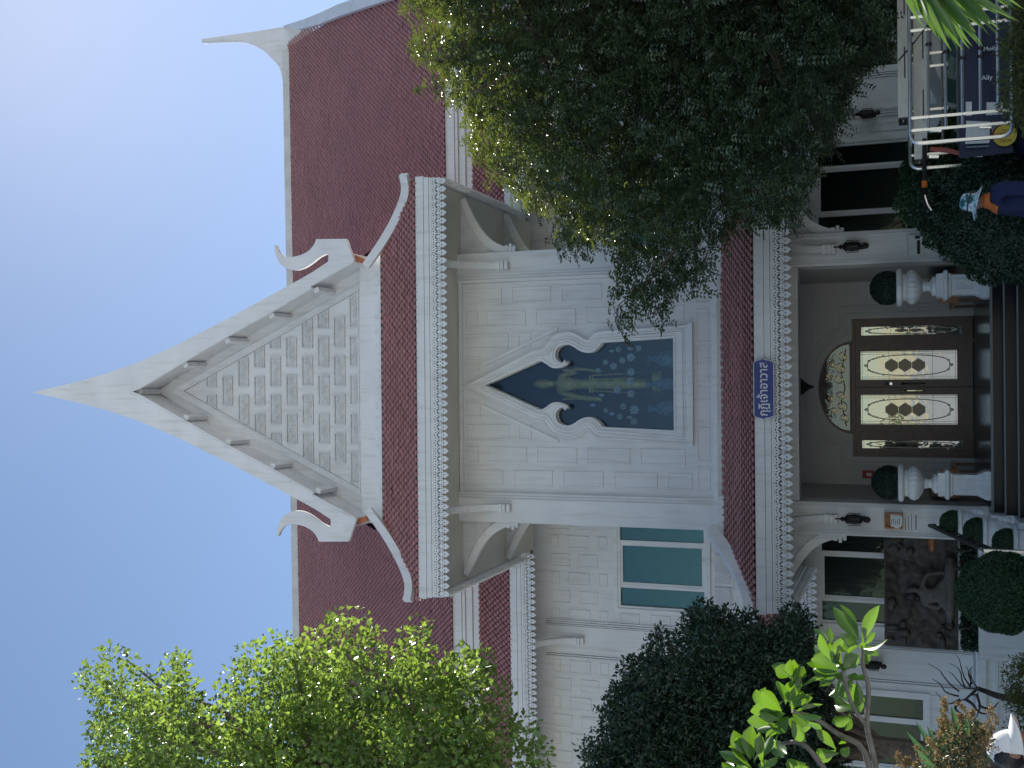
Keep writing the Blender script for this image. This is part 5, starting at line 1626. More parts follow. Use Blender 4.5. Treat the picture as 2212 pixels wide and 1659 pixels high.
for i, a in enumerate([math.pi * (-.42 + .84 * j / 14) for j in range(15)]):
    for rr in (0.0, .5, 1.0):
        ex = .10 * rr * (1 - abs(a / 1.325) ** 4)
        brim.v.append(L(-.015 + .114 * math.cos(a) + ex, .09 * math.sin(a) * (1 + .05 * rr), 1.588 - .012 * rr - .062 * math.sin(a) ** 2 * (.2 + .8 * rr)))
for i in range(14):
    for j in range(2): brim.f.append((3 * i + j, 3 * i + j + 1, 3 * i + j + 4, 3 * i + j + 3))
nb0 = len(brim.v)
brim.v += [(v[0], v[1], v[2] - .006) for v in brim.v[:nb0]]
brim.f += [tuple(nb0 + j for j in reversed(f)) for f in brim.f[:28]]
for i in range(14): brim.f.append((3 * i + 2, nb0 + 3 * i + 2, nb0 + 3 * i + 5, 3 * i + 5))
brim.build('brim', M['capwhite'], co, True)

# ------------------------------------------------------------------ pickup with a stainless cargo cage, right
YN, YFR = 13.7, 15.3
pk = thing('pickup_truck', 'pickup with a tall stainless steel cargo cage parked at the right under the tree', 'truck', (5.2, 14.5, 0))
def PN(x, y, Y=YN): return P(x, y, Y)
TR = .024
def cframe(Y, yend, xr, label):
    """one side of the cage: bent tube with rails and posts"""
    top = P(1967, yend + 20, Y); bot = P(2186 if Y == YN else 2160, yend + 10, Y)
    x0 = P(2080, yend, Y).x
    z1, z0 = top.z, bot.z
    r_ = .11
    arc = lambda cx, cz, a0, a1: [(cx + r_ * math.cos(a0 + (a1 - a0) * q / 6), Y, cz + r_ * math.sin(a0 + (a1 - a0) * q / 6)) for q in range(7)]
    pts = [(xr, Y, z1)] + arc(x0 + r_, z1 - r_, math.pi / 2, math.pi) + arc(x0 + r_, z0 + r_, math.pi, math.pi * 1.5) + [(xr, Y, z0)]
    MB().tube(pts, TR, 8).build('cage_frame', M['steel'], pk)
    rails = [2006, 2043, 2079, 2118, 2156] if Y == YN else [2036, 2070]
    for v in rails:
        z = P(v, yend - 60, Y).z
        MB().tube([(x0 + .02 + (.28 if v in (2036, 2070, 2118, 2156) else 0.14), Y, z), (xr, Y, z)], TR * .8, 6).build('cage_rail', M['steel'], pk)
    for v in ([275, 248, 57, 28, -30, -120] if Y == YN else [329, 232, 138, 110, -20]):
        x = P(2060, v, Y).x
        MB().tube([(x, Y - .004, z0 + (.0 if Y == YN else .62)), (x, Y - .004, z1)], TR * .8, 6).build('cage_post', M['steel'], pk)
    return x0, z0, z1
x0n, z0n, z1n = cframe(YN, 302, 6.9, '')
x0f, z0f, z1f = cframe(YFR, 357, 6.9, '')
for dx in (.25, 2.0, 3.6):
    MB().tube([(x0n + dx, YN, z1n), (x0n + dx, YFR, z1f)], TR, 6).build('cage_crossbar', M['steel'], pk)
for X, Yp, ln in ((995, 390, 160), (1680, 350, 160), (970, 755, 135), (1580, 735, 120)):
    p = P(1865.3 + (X - ln / 2) * .15674, 219.4 + Yp * .15674, YN + (.04 if Yp < 500 else .9)); q = P(1865.3 + (X + ln / 2) * .15674, 219.4 + Yp * .15674, YN + (.04 if Yp < 500 else .9))
    MB().tube([p, q], .026, 8).build('hinge_sleeve', M['steel'], pk)
bd = MB().prism([(x0n + .05, .55), (x0n + .05, 1.02), (5.6, 1.02), (5.6, 1.10), (5.75, 1.62), (6.0, 1.70), (7.1, 1.70), (7.6, 1.15), (8.5, 1.02), (8.6, .55)], YN + .06, YFR - .06)
bd.build('truck_body', M['banner'], pk)
MB().prism([(5.85, 1.15), (6.05, 1.62), (7.02, 1.62), (7.4, 1.15)], YN + .05, YN + .058).build('side_window', M['glass_dark'], pk)
for wx in (4.0, 7.7):
    for wy in (YN + .08, YFR - .3):
        wv = MB().lathe([(.1, 0), (.33, .01), (.36, .05), (.36, .17), (.33, .21), (.1, .22)], (0, 0, 0), 20)
        m_ = MB(); m_.v = [(wx + v[0], wy + v[2], .36 + v[1]) for v in wv.v]; m_.f = wv.f
        wo_ = m_.build('wheel', M['black'], pk)
        rv = MB().lathe([(.05, -.004), (.2, -.006), (.22, 0)], (0, 0, 0), 16)
        m_ = MB(); m_.v = [(wx + v[0], wy + v[2], .36 + v[1]) for v in rv.v]; m_.f = rv.f
        m_.build('rim', M['alu'], wo_)
bl_ = MB().box(x0n + .03, x0n + .05, YN + .15, YN + .3, .75, .9); bl_.build('tail_light', M['redcloth'], pk)
# boards on top of the cage
def board(xa, xb, y, za, zb, dpt, label):
    t = thing('loading_board', label, 'board', ((xa + xb) / 2, y, za), 0, 'aluminium boards carried on the cage')
    w_ = zb - za
    MB().box(xa, xb, y, y + dpt, za + .02, zb).build('deck', M['alu'], t)
    MB().box(xa, xb, y - .014, y, zb - .04, zb + .005).box(xa, xb, y - .014, y, za, za + .03).build('edge_rail', M['alu'], t)
    ec = MB().box(xa - .02, xa, y - .01, y + dpt, za + .01, zb).build('end_cap', M['bronze'], t)
    for d in (.04, .12): MB().lathe([(.012, -.012), (.014, 0)], (xa - .02, y + d, zb - .05), 8).build('rivet', M['steel'], t)
    for q in range(4): MB().box(xa + .5 + q * .8, xa + .9 + q * .8, y - .016, y - .0145, za + .035, za + .05).build('slot', M['black'], t)
a = P(1941, 255, 14.6); b = P(1961, 255, 14.6)
board(a.x, 7.2, 14.6, b.z - .01, a.z, .35, 'upper pale aluminium board lying on top of the cage')
a = P(1976, 345, YFR - .3); b = P(2003, 345, YFR - .3)
board(a.x, 7.2, YFR - .3, b.z, a.z, .22, 'lower cream aluminium board slung inside the cage')
pe = thing('tool_pole', 'black tool pole with an orange collar poking out past the cage', 'pole', tuple(P(1998, 400, YFR - .36)))
q = [P(1997, v, YFR - .36) for v in (300, 391, 405, 463)]
MB().tube([q[0], q[1]], .028, 8).build('pole', M['black'], pe)
MB().tube([q[1], q[2]], .037, 8).build('collar', M['orange'], pe)
MB().tube([q[2], q[3]], .016, 6).build('rod_tip', M['bronze'], pe)
MB().tube([P(1997, 420, YFR - .36), P(2003, 440, YFR - .4), P(2012, 455, YFR - .42)], .012, 5).build('blade', M['steel'], pe)
rs = thing('strap', 'faded red strap hanging inside the cage', 'strap', tuple(P(2015, 330, YFR - .5)))
MB().tube([P(2010, 322, YFR - .5), P(2040, 324, YFR - .55), P(2070, 330, YFR - .6), P(2092, 341, YFR - .62)], [.03, .035, .03, .012], 6).build('webbing', M['redcloth'], rs)
rp = thing('rope', 'thin black rope tied across the cage bars', 'rope', tuple(P(1940, 131, 14.3)))
MB().tube([P(1941, 131, 14.55), P(1974, 93, YN - .04), P(2003, 55, YN - .03), P(2045, 92, YN - .05)], .010, 5).build('cord', M['black'], rp)
for X, Y in ((2043, 112), (2080, 125), (2118, 104), (2119, 122), (2006, 96)):
    c = P(X, Y, YN); MB().sphere(c, .03, .032, .04, 7, 5).build('knot', M['black'], rp)
# banner hung sideways behind the bars
YBN = 14.45
bn = thing('banner', 'navy blue banner with white lettering and a yellow roundel hung sideways in the cage', 'banner', tuple(P(2130, 200, YBN)))
def BN(x, y, Y=YBN): p = P(x, y, Y); return (p.x, p.z)
o4 = [BN(2072, 342), BN(2188, 330), BN(2172, -60), BN(2074, -60)]
nx, nz_ = 40, 14
g_ = MB()
for j in range(nz_ + 1):
    for i in range(nx + 1):
        u = i / nx; v = j / nz_
        pa = np.array(o4[0]) * (1 - u) + np.array(o4[3]) * u; pb_ = np.array(o4[1]) * (1 - u) + np.array(o4[2]) * u
        p = pa * (1 - v) + pb_ * v
        g_.v.append((p[0], YBN + .012 * math.sin(u * 23) + .01 * math.sin(v * 5 + u * 7), p[1]))
for j in range(nz_):
    for i in range(nx):
        q = j * (nx + 1) + i
        g_.f.append((q, q + 1, q + nx + 2, q + nx + 1))
bo_ = g_.build('sheet', M['banner'], bn, True)
def patch(name, pts, m, dy=.03, parent=bo_):
    q = [BN(*p) for p in pts]
    return MB().prism(q, YBN - dy, YBN - dy + .004).build(name, M[m], parent)
patch('label', [(2085, 312), (2137, 310), (2138, 264), (2087, 262)], 'paper')
patch('label', [(2086, 252), (2099, 251), (2099, 221), (2086, 221)], 'marble')
patch('label', [(2130, 250), (2166, 248), (2166, 222), (2131, 222)], 'marble')
patch('label', [(2088, 320), (2136, 318), (2136, 315), (2088, 317)], 'porcelain', .03)
patch('label', [(2142, 300), (2160, 299), (2160, 268), (2142, 268)], 'porcelain', .026)
c = P(2170, 293, YBN)
MB().prism([(c.x + .135 * math.cos(2 * math.pi * k_ / 28), c.z + .135 * math.sin(2 * math.pi * k_ / 28)) for k_ in range(28)], YBN - .034, YBN - .03).build('roundel', M['yellow'], bo_)
MB().tube([(c.x + .135 * math.cos(a_), YBN - .036, c.z + .135 * math.sin(a_)) for a_ in [-.9 + 2.6 * q_ / 14 for q_ in range(15)]], .010, 5).build('roundel_edge', M['redprint'], bo_)
def side_text(txt, x, y, capx, m, Y=YBN - .036):
    """lettering that reads downward, letter tops to the right"""
    me = text_mesh(txt, 1.0, 0.0)
    tv = np.array([v.co for v in me.vertices])
    c = P(x, y, Y); h_ = P(x, y, Y).x - P(x, y + capx, Y).x
    sc = abs(h_) / .70
    mx0 = (tv[:, 0].min() + tv[:, 0].max()) / 2
    for v in me.vertices:
        tx, ty, tz = v.co
        v.co = (c.x + ty * sc, Y, c.z - (tx - mx0) * sc)
    link_mesh('lettering', me, M[m], bo_)
side_text('Moily', 2140, 105, 9, 'signtext')
side_text('Ally', 2132, 168, 10, 'signtext')
side_text('HDIS', 2164, 291, 8, 'redprint')
side_text('FIJIOK', 2174, 304, 6, 'redprint')
side_text('Good', 2172, 281, 4.5, 'redprint')
# white car parked beyond the cage
car = thing('parked_car', 'white car parked beyond the cargo cage, its roof seen through the bars', 'car', (6.4, 18.0, 0))
rt = P(2012, 90, 17.2); tp_ = P(2030, 180, 17.2)
rz_ = rt.z
cpf = [(tp_.x - 1.3, .35), (tp_.x - 1.35, .75), (tp_.x - 1.2, .98), (tp_.x, rz_ - .42), (P(2016, 142, 17.2).x, rz_ - .06), (P(2012, 130, 17.2).x, rz_), (9.0, rz_ + .02), (9.6, rz_ - .1), (9.9, 1.2), (9.9, .35)]
cab = [(tp_.x - 1.3, .35), (tp_.x - 1.35, .75), (tp_.x - 1.2, .98), (tp_.x, 1.15), (9.8, 1.15), (9.9, .35)]
MB().prism(cab, 17.2, 18.8).build('body', M['carwhite'], car)
MB().prism([(tp_.x - .12, rz_ - .18), (P(2016, 142, 17.2).x, rz_ - .04), (P(2012, 130, 17.2).x, rz_), (9.0, rz_ + .02), (9.6, rz_ - .06), (9.55, rz_ - .17)], 17.22, 18.78).build('roof', M['carwhite'], car)
MB().prism([(tp_.x - .1, 1.14), (tp_.x + .1, rz_ - .17), (9.45, rz_ - .17), (9.7, 1.14)], 17.28, 18.72).build('window_glass', M['glass_dark'], car)
for wx in (tp_.x - .4, 8.8):
    for wy in (17.15, 18.65):
        wv = MB().lathe([(.1, 0), (.29, .01), (.31, .05), (.31, .15), (.1, .2)], (0, 0, 0), 18)
        m_ = MB(); m_.v = [(wx + v[0], wy + v[2], .31 + v[1]) for v in wv.v]; m_.f = wv.f
        m_.build('wheel', M['black'], car)

# ------------------------------------------------------------------ trees and plants
def in_poly(x, y, poly):
    c = False; n = len(poly); j = n - 1
    for i in range(n):
        xi, yi = poly[i]; xj, yj = poly[j]
        if (yi > y) != (yj > y) and x < (xj - xi) * (y - yi) / (yj - yi) + xi: c = not c
        j = i
    return c
def dist_edge(x, y, poly):
    p = np.array(poly, float); q = np.roll(p, -1, 0); d = q - p
    t = np.clip((((x - p[:, 0]) * d[:, 0] + (y - p[:, 1]) * d[:, 1]) / ((d ** 2).sum(1) + 1e-9)), 0, 1)
    return float(np.min(np.hypot(p[:, 0] + t * d[:, 0] - x, p[:, 1] + t * d[:, 1] - y)))
def sprig_points(outline, depth, thick, n, soft):
    """points through the volume of a crown: deep in the middle, thin at its rim"""
    xs = [q[0] for q in outline]; ys = [q[1] for q in outline]
    out = []
    while len(out) < n:
        x = random.uniform(min(xs), max(xs)); y = random.uniform(min(ys), max(ys))
        if not in_poly(x, y, outline): continue
        e = min(1.0, dist_edge(x, y, outline) / soft)
        if random.random() > .35 + .65 * e: continue
        th = thick * math.sqrt(max(.05, 1 - (1 - e) ** 2))
        Y = depth + random.uniform(-1, 1) * th
        out.append(P(x, y, Y))
    return np.array([tuple(p) for p in out])
def foliage(name, centres, per, rad, ls, lw, m, parent, droop=0.0, up=0.3, flat=0.0):
    n = len(centres) * per
    C = np.repeat(centres, per, 0)
    d = rand_dirs(n)
    C = C + d * (RNG.uniform(.25, 1, n) ** .6 * rad)[:, None]
    C[:, 2] -= droop * RNG.uniform(0, 1, n) * rad
    D = d * .8 + rand_dirs(n) * .7; D[:, 2] -= droop
    N = rand_dirs(n) + np.array([0, 0, up])
    L_ = RNG.uniform(.7, 1.3, n) * ls
    me = leaf_mesh(name, C, D, N, L_, L_ * lw * RNG.uniform(.8, 1.2, n))
    o = link_mesh(name, me, M[m], parent); o['kind'] = 'stuff'
    return o
def pinnate(name, centres, m, parent, ln=.20, npair=5, ll=.055, lw=.4, droop=.6, per=2):
    """compound leaves: pairs of leaflets along a drooping stalk"""
    n = len(centres) * per
    B = np.repeat(centres, per, 0) + RNG.normal(size=(n, 3)) * .06
    d = rand_dirs(n); d[:, 2] = d[:, 2] * .5 - droop * .5 + .1
    d /= np.linalg.norm(d, axis=1, keepdims=True)
    sd = np.cross(d, np.array([0, 0, 1.0]) + rand_dirs(n) * .3); sd /= np.linalg.norm(sd, axis=1, keepdims=True)
    nn = np.cross(sd, d)
    Cs, Ds, Ns = [], [], []
    for k in range(npair):
        t = (k + .6) / npair
        pos = B + d * (t * ln) - np.array([0, 0, 1]) * (t * t * ln * .3)
        for s in (-1, 1):
            dd = sd * s + d * .55 + RNG.normal(size=(n, 3)) * .15
            dd /= np.linalg.norm(dd, axis=1, keepdims=True)
            Cs.append(pos + dd * ll * .5); Ds.append(dd); Ns.append(nn + RNG.normal(size=(n, 3)) * .25)
    C = np.concatenate(Cs); D = np.concatenate(Ds); N = np.concatenate(Ns)
    L_ = RNG.uniform(.8, 1.2, len(C)) * ll
    o = link_mesh(name, leaf_mesh(name, C, D, N, L_, L_ * lw), M[m], parent); o['kind'] = 'stuff'
def branches(root_pt, targets, parent, r0, m='bark', n=None, sag=.1, name='limb'):
    for tgt in targets:
        a = Vector(root_pt); b = Vector(tgt); d = b - a
        mid1 = a + d * .35 + Vector((RNG.normal() * .1, RNG.normal() * .1, d.length * sag)); mid2 = a + d * .7 + Vector((RNG.normal() * .12, RNG.normal() * .12, d.length * sag * .6))
        q = smooth_path([a, mid1, mid2, b], 4)
        MB().tube(q, [r0 * (1 - .85 * i / (len(q) - 1)) for i in range(len(q))], 6).build(name, M[m], parent)

# big dark tree at the right
rt_out = [(905, -380), (866, -60), (868, 20), (905, 60), (880, 110), (930, 165), (905, 190), (955, 215), (1000, 260), (1005, 320), (1045, 380), (1100, 400), (1130, 440), (1185, 480), (1200, 540), (1235, 545), (1300, 545), (1340, 560), (1420, 565), (1500, 560), (1545, 530), (1560, 490), (1640, 490), (1700, 490), (1745, 430), (1770, 330), (1790, 290), (1812, 250), (1828, 200), (1872, 140), (1930, 80), (1940, 10), (1950, -200), (1900, -400)]
trt = thing('tree', 'big dark leafy tree covering the right wing, sunlit along its top', 'tree', (6.3, 15.2, 0))
MB().tube(smooth_path([(6.3, 15.2, -.1), (6.25, 15.2, 1.2), (6.0, 15.3, 2.8), (5.7, 15.2, 4.6), (5.3, 15.1, 6.8), (5.0, 15.0, 9.0)], 4), [.26 * (1 - .03 * i) for i in range(21)], 10).build('trunk', M['bark'], trt)
pts = sprig_points(rt_out, 15.7, 2.9, 7600, 100)
branches((5.75, 15.2, 4.2), [tuple(pts[i]) for i in range(0, 22)], trt, .09)
ex = rand_dirs(900) * RNG.uniform(.3, 1, (900, 1)) ** .5 * np.array([2.5, 2.4, 2.8]) + np.array([8.3, 11.6, 5.6])  # unseen foliage beyond the frame, added to shade the right wing wall
branches((6.0, 15.2, 3.2), [tuple(q) for q in ex[:8]], trt, .10)
branches((5.2, 15.05, 7.2), [tuple(p) for p in pts[22:60] if p[2] > 6], trt, .07)
pinnate('crown', np.concatenate([pts, ex]), 'leaf_tree', trt, .19, 5, .066, .48, .7, 5)
hang = sprig_points([(1300, 560), (1318, 640), (1312, 700), (1330, 735), (1352, 700), (1375, 668), (1395, 690), (1420, 710), (1445, 665), (1480, 650), (1510, 640), (1545, 580), (1500, 555)], 14.3, .35, 150, 30)
pinnate('hanging_foliage', hang, 'leaf_tree', trt, .20, 5, .072, .46, .9, 2)
fringe = sprig_points([(1750, 330), (1790, 320), (1815, 270), (1825, 215), (1870, 150), (1925, 90), (1940, -200), (1750, -200)], 18.3, 1.2, 620, 40)
pinnate('low_foliage', fringe, 'leaf_tree', trt, .20, 5, .072, .46, .9, 3)
tips = np.array([tuple(P(x, y, random.uniform(13.6, 14.6))) for x, y in [(random.uniform(880, 1260), 0) for _ in range(1)]])
# hanging twig in front of the wall
tw = [(1480, 520), (1440, 560), (1410, 600), (1370, 630), (1335, 660), (1330, 700)]
twp = [tuple(P(x, y, 14.2)) for x, y in tw]
MB().tube(twp, [.02, .016, .013, .01, .007, .004], 5).build('twig', M['bark'], trt)

# bright sunlit tree at the upper left
lt_out = [(186, 1800), (200, 1560), (182, 1460), (215, 1420), (262, 1415), (300, 1450), (380, 1420), (420, 1490), (470, 1510), (520, 1400), (560, 1410), (600, 1365), (640, 1390), (700, 1375), (740, 1315), (790, 1330), (800, 1390), (850, 1400), (870, 1375), (920, 1350), (930, 1395), (985, 1420), (1040, 1400), (1060, 1450), (1090, 1480), (1100, 1530), (1140, 1560), (1190, 1610), (1185, 1650), (1100, 1660), (1120, 1800), (1000, 1850)]
tlt = thing('tree', 'bright green sunlit tree rising at the left edge in front of the roof', 'tree', (-4.9, 10.2, 0))
MB().tube(smooth_path([(-4.9, 10.2, -.1), (-4.85, 10.2, 2.0), (-4.7, 10.1, 4.2), (-4.4, 10.0, 6.2), (-4.1, 10.0, 8.2), (-3.9, 10, 10.2)], 4), [.2 * (1 - .04 * i) for i in range(21)], 10).build('trunk', M['bark'], tlt)
ptl = sprig_points(lt_out, 10.0, 1.25, 1550, 115)
branches((-4.45, 10, 5.9), [tuple(ptl[i]) for i in range(30)], tlt, .06)
branches((-4.1, 10, 8.0), [tuple(p) for p in ptl[30:60] if p[2] > 7.5], tlt, .05)
foliage('crown', ptl, 26, .18, .066, .62, 'leaf_bright', tlt, 0, .6)

# dark shrub tree at the lower left
dk_out = [(1270, 1800), (1262, 1600), (1310, 1560), (1290, 1520), (1350, 1490), (1345, 1440), (1400, 1420), (1420, 1370), (1450, 1390), (1480, 1345), (1520, 1290), (1545, 1330), (1590, 1320), (1640, 1350), (1700, 1330), (1735, 1310), (1760, 1370), (1790, 1400), (1770, 1480), (1800, 1560), (1830, 1700), (1830, 1800)]
tdk = thing('tree', 'dense dark shade tree at the lower left below the bright tree', 'tree', (-4.9, 15.0, 0))
MB().tube([(-4.9, 15.0, -.1), (-4.85, 15, 1.5), (-4.8, 15, 3.0), (-4.6, 15, 4.8)], [.17, .15, .12, .05], 9).build('trunk', M['bark'], tdk)
ptd = sprig_points(dk_out, 15.0, 1.2, 2000, 70)
branches((-4.82, 15, 2.6), [tuple(ptd[i]) for i in range(26)], tdk, .05)
foliage('crown', ptd, 40, .20, .075, .46, 'leaf_dark', tdk, 0, .2)

# clipped bushes
def bush(name, label, c, r, nl, ls, m, squash=1.0, wob=.12):
    t = thing(name, label, 'bush', (c[0], c[1], 0))
    me, cm = leaf_ball('foliage', c, r, nl, ls, m, squash=squash, wob=wob, core=.94 - wob)
    fo = link_mesh('foliage', me, M[m], t); fo['kind'] = 'stuff'
    cm.build('core', M['leaf_dark'], t)
    MB().tube([(c[0], c[1], -.05), (c[0], c[1], c[2] - r * squash * .7)], .05, 7).build('stem', M['bark'], t)
    return t
c = P(2163, 1281, 15.0); bush('clipped_bush', 'round clipped green bush left of the stair handrail', (c.x, c.y, c.z), .52, 20000, .034, 'leaf_clip', 1.0, .10)
c = P(2165, 500, 14.2); bush('clipped_bush', 'dark rounded shrub between the right stair planters and the person in the hat', (c.x, c.y, c.z - .05), .60, 26000, .040, 'leaf_dark', 1.05, .25)
c = P(2085, 430, 16.0); bush('shrub', 'dark shrub behind the person in the hat', (c.x + .1, c.y, c.z - .35), .95, 26000, .055, 'leaf_dark', 1.0, .3)
c = P(2030, 390, 17.2); bush('shrub', 'dark green shrub at the foot of the right wing window', (c.x, c.y, c.z - .5), 1.0, 26000, .060, 'leaf_clip', 1.0, .35)

def hedge(name, label, outline, depth, thick, n, per, rad, ls, lw, m, base):
    t = thing(name, label, 'bush', base)
    pp = sprig_points(outline, depth, thick, n, 30)
    foliage('foliage', pp, per, rad, ls, lw, m, t, 0, .3)
    for k_ in range(5):
        q = pp[k_ * 3]
        MB().tube([(q[0], q[1], -.05), (q[0] + .05, q[1], q[2] * .5), (q[0], q[1], q[2])], [.03, .02, .006], 5).build('stem', M['bark'], t)
    return t
c = P(2200, 150, 9.5)
hedge('shrub', 'brownish olive shrub in front of the cargo cage at the lower right', [(2176, -120), (2172, 60), (2165, 120), (2168, 200), (2178, 240), (2195, 262), (2225, 290), (2330, 300), (2330, -150)], 9.6, .35, 420, 40, .12, .05, .2, 'leaf_hedge', (c.x, 9.6, 0))
c = P(2190, 1560, 9.5)
hedge('shrub', 'olive shrub behind the white cap at the lower left', [(2172, 1440), (2165, 1480), (2172, 1540), (2185, 1640), (2260, 1660), (2300, 1420), (2225, 1400)], 11.5, .3, 160, 30, .10, .05, .25, 'leaf_hedge', (c.x, 11.5, 0))

# frangipani in the left foreground
YP = 5.4
pm_ = thing('frangipani', 'frangipani with long glossy leaves sunlit in the left foreground', 'tree', (-2.6, YP, 0))
def z5(X, Y): return (1525.1 + X * .1984, 1404.5 + Y * .1984)
def z8(X, Y): return (1474.7 + X * .3333, 1106 + Y * .3333)
def br(pts, r0, r1, dep):
    q = [P(x, y, d_) for (x, y), d_ in zip(pts, dep)]
    q = smooth_path(q, 4)
    MB().tube(q, [r0 + (r1 - r0) * i / (len(q) - 1) for i in range(len(q))], 8).build('branch', M['branch'], pm_)
br([(1900, 1760), z8(1250, 1650), z8(1195, 1390), z8(1205, 1150), z8(1170, 1000), z8(1165, 880)], .016, .008, [5.5, 5.45, 5.4, 5.35, 5.3, 5.3])
br([z8(1195, 1390), z8(1090, 1230), z8(1040, 1030)], .012, .009, [5.4, 5.35, 5.3])
br([(1890, 1760), z8(1180, 1560), z8(1010, 1440), z8(860, 1340), z8(710, 1290)], .016, .010, [5.6, 5.55, 5.5, 5.45, 5.4])
br([(1860, 1780), z8(900, 1640), z8(770, 1500), z8(640, 1500)], .015, .009, [5.3, 5.3, 5.35, 5.4])
br([(1900, 1760), (1920, 1850), (1960, 1900)], .04, .06, [5.5, 5.5, 5.45])
q = P(1960, 1900, 5.45); MB().tube([q, (q.x + .05, q.y, .4), (q.x, q.y, -.05)], [.06, .08, .10], 9).build('trunk', M['branch'], pm_)
def plume_leaf(base, tip, wd, cup, bend, roll):
    """one long leaf: two halves folded on the midrib, bent along its length"""
    b = Vector(base); t = Vector(tip); d = t - b; L_ = d.length; dn = d.normalized()
    view = (b - CAMPOS).normalized()
    sd = dn.cross(view).normalized()
    sd = (Matrix.Rotation(roll, 3, dn) @ sd)
    nn = sd.cross(dn)
    prof = [(0, .05), (.12, .28), (.3, .68), (.48, .96), (.62, 1.0), (.78, .80), (.92, .36), (1, .0)]
    vs = []; fs = []
    for i, (s, w_) in enumerate(prof):
        c = b + d * s + nn * (bend * L_ * (s - s * s) * 1.2)
        ww = wd * .5 * w_
        vs += [c - sd * ww + nn * cup * ww, c - sd * ww * .5 + nn * cup * ww * .35, c, c + sd * ww * .5 + nn * cup * ww * .35, c + sd * ww + nn * cup * ww]
    for i in range(len(prof) - 1):
        for j in range(4):
            fs.append((i * 5 + j, i * 5 + j + 1, i * 5 + 6 + j, i * 5 + 5 + j))
    return MB().add(vs, fs)
LV = [(z5(890, 560), z5(1040, 275), 26, .2, 5.3), (z5(965, 310), z5(920, 98), 34, .4, 5.35), (z5(1000, 300), z5(1060, 170), 30, .5, 5.5), (z5(825, 665), z5(600, 452), 36, .3, 5.35), (z5(865, 690), z5(650, 690), 20, .7, 5.3), (z5(810, 755), z5(578, 680), 22, .6, 5.3),
      (z5(865, 590), z5(780, 335), 32, -.9, 5.4), (z5(925, 600), z5(1180, 475), 30, 1.0, 5.3), (z5(960, 690), z5(1270, 735), 32, -1.0, 5.25), (z5(965, 670), z5(1275, 590), 34, .9, 5.4), (z5(930, 760), z5(1095, 1000), 34, -.8, 5.3), (z5(1050, 770), z5(1250, 905), 36, .3, 5.5), (z5(740, 850), z5(445, 770), 44, .1, 5.5),
      (z5(1000, 430), z5(1300, 300), 30, 1.1, 5.35), (z5(585, 640), z5(545, 425), 22, .2, 5.5), (z5(930, 640), z5(1000, 440), 26, .5, 5.5), (z5(830, 900), z5(680, 960), 22, -1.0, 5.35), (z5(800, 880), z5(770, 1095), 16, -1.1, 5.3), (z5(880, 1130), z5(650, 990), 36, .2, 5.5), (z5(700, 830), z5(640, 990), 20, .9, 5.45),
      (z5(500, 1290), z5(265, 955), 26, .3, 5.4), (z5(455, 1160), z5(325, 955), 22, .7, 5.45), (z5(480, 1190), z5(500, 815), 40, .2, 5.35), (z5(610, 1230), z5(575, 890), 28, .5, 5.4), (z5(590, 1290), z5(785, 1160), 26, -1.0, 5.3), (z5(430, 1290), z5(190, 1275), 30, .4, 5.4), (z5(540, 1260), z5(545, 1040), 10, 1.2, 5.38), (z5(1120, 1270), z5(880, 1210), 26, .3, 5.4), (z5(330, 1300), z5(170, 1220), 24, .5, 5.5),
      (z5(1440, 215), z5(1140, 100), 48, .1, 5.35), (z5(1385, 110), z5(1290, -30), 24, .4, 5.4), (z5(1500, 190), z5(1660, 60), 36, .4, 5.3), (z5(1460, 260), z5(1215, 265), 28, .7, 5.4), (z5(1480, 280), z5(1385, 480), 18, .8, 5.3), (z5(1540, 280), z5(1650, 275), 14, .5, 5.4), (z5(1440, 250), z5(1120, 335), 24, -1.0, 5.45), (z5(1450, 250), z5(1160, 230), 22, -.9, 5.5), (z5(1560, 330), z5(1590, 590), 34, .4, 5.5), (z5(1640, 330), z5(1670, 690), 24, .5, 5.4), (z5(1620, 640), z5(1400, 600), 30, .3, 5.5), (z5(1600, 720), z5(1370, 790), 26, .4, 5.5), (z5(1450, 1120), z5(1200, 1110), 24, .4, 5.5), (z5(1560, 1050), z5(1480, 1150), 22, .4, 5.45),
      (z8(1163, 850), z8(1276, 604), 30, .15, 5.25), (z8(1172, 885), z8(1325, 822), 24, -1.0, 5.2), (z8(1160, 865), z8(1072, 918), 22, -1.0, 5.25), (z8(965, 970), z8(888, 788), 24, .3, 5.3), (z8(962, 850), z8(950, 748), 18, .5, 5.4), (z8(1180, 860), z8(1250, 780), 16, .6, 5.4), (z8(1030, 985), z8(950, 845), 34, .5, 5.45), (z8(1030, 990), z8(838, 950), 44, .3, 5.35), (z8(1060, 1000), z8(1150, 925), 34, .4, 5.4), (z8(1185, 900), z8(1195, 990), 16, .5, 5.4), (z8(1100, 930), z8(1020, 820), 18, .8, 5.5)]
for i, (b, t, wpx, roll, dep) in enumerate(LV):
    bb_ = P(b[0], b[1], dep); tt = P(t[0], t[1], dep + RNG.uniform(-.16, .16))
    wd = wpx / 2330 * dep * 1.02
    for _q in range(1 + (i % 2)):
        t2 = bb_ + (Matrix.Rotation(RNG.uniform(.5, 1.4) * RNG.choice([-1, 1]), 3, FW) @ (tt - bb_)) * RNG.uniform(.7, .95) + FW * RNG.uniform(.03, .16)
        plume_leaf(bb_ + FW * .05, t2, wd * .9, .3, RNG.uniform(-.1, .3), RNG.normal() * .6).build('leaf', M['leaf_plum'], pm_, True)
    plume_leaf(bb_, tt, wd * .92, .36, RNG.uniform(-.15, .30), roll * 1.2 + RNG.normal() * .35).build('leaf', M['leaf_plum'], pm_, True)

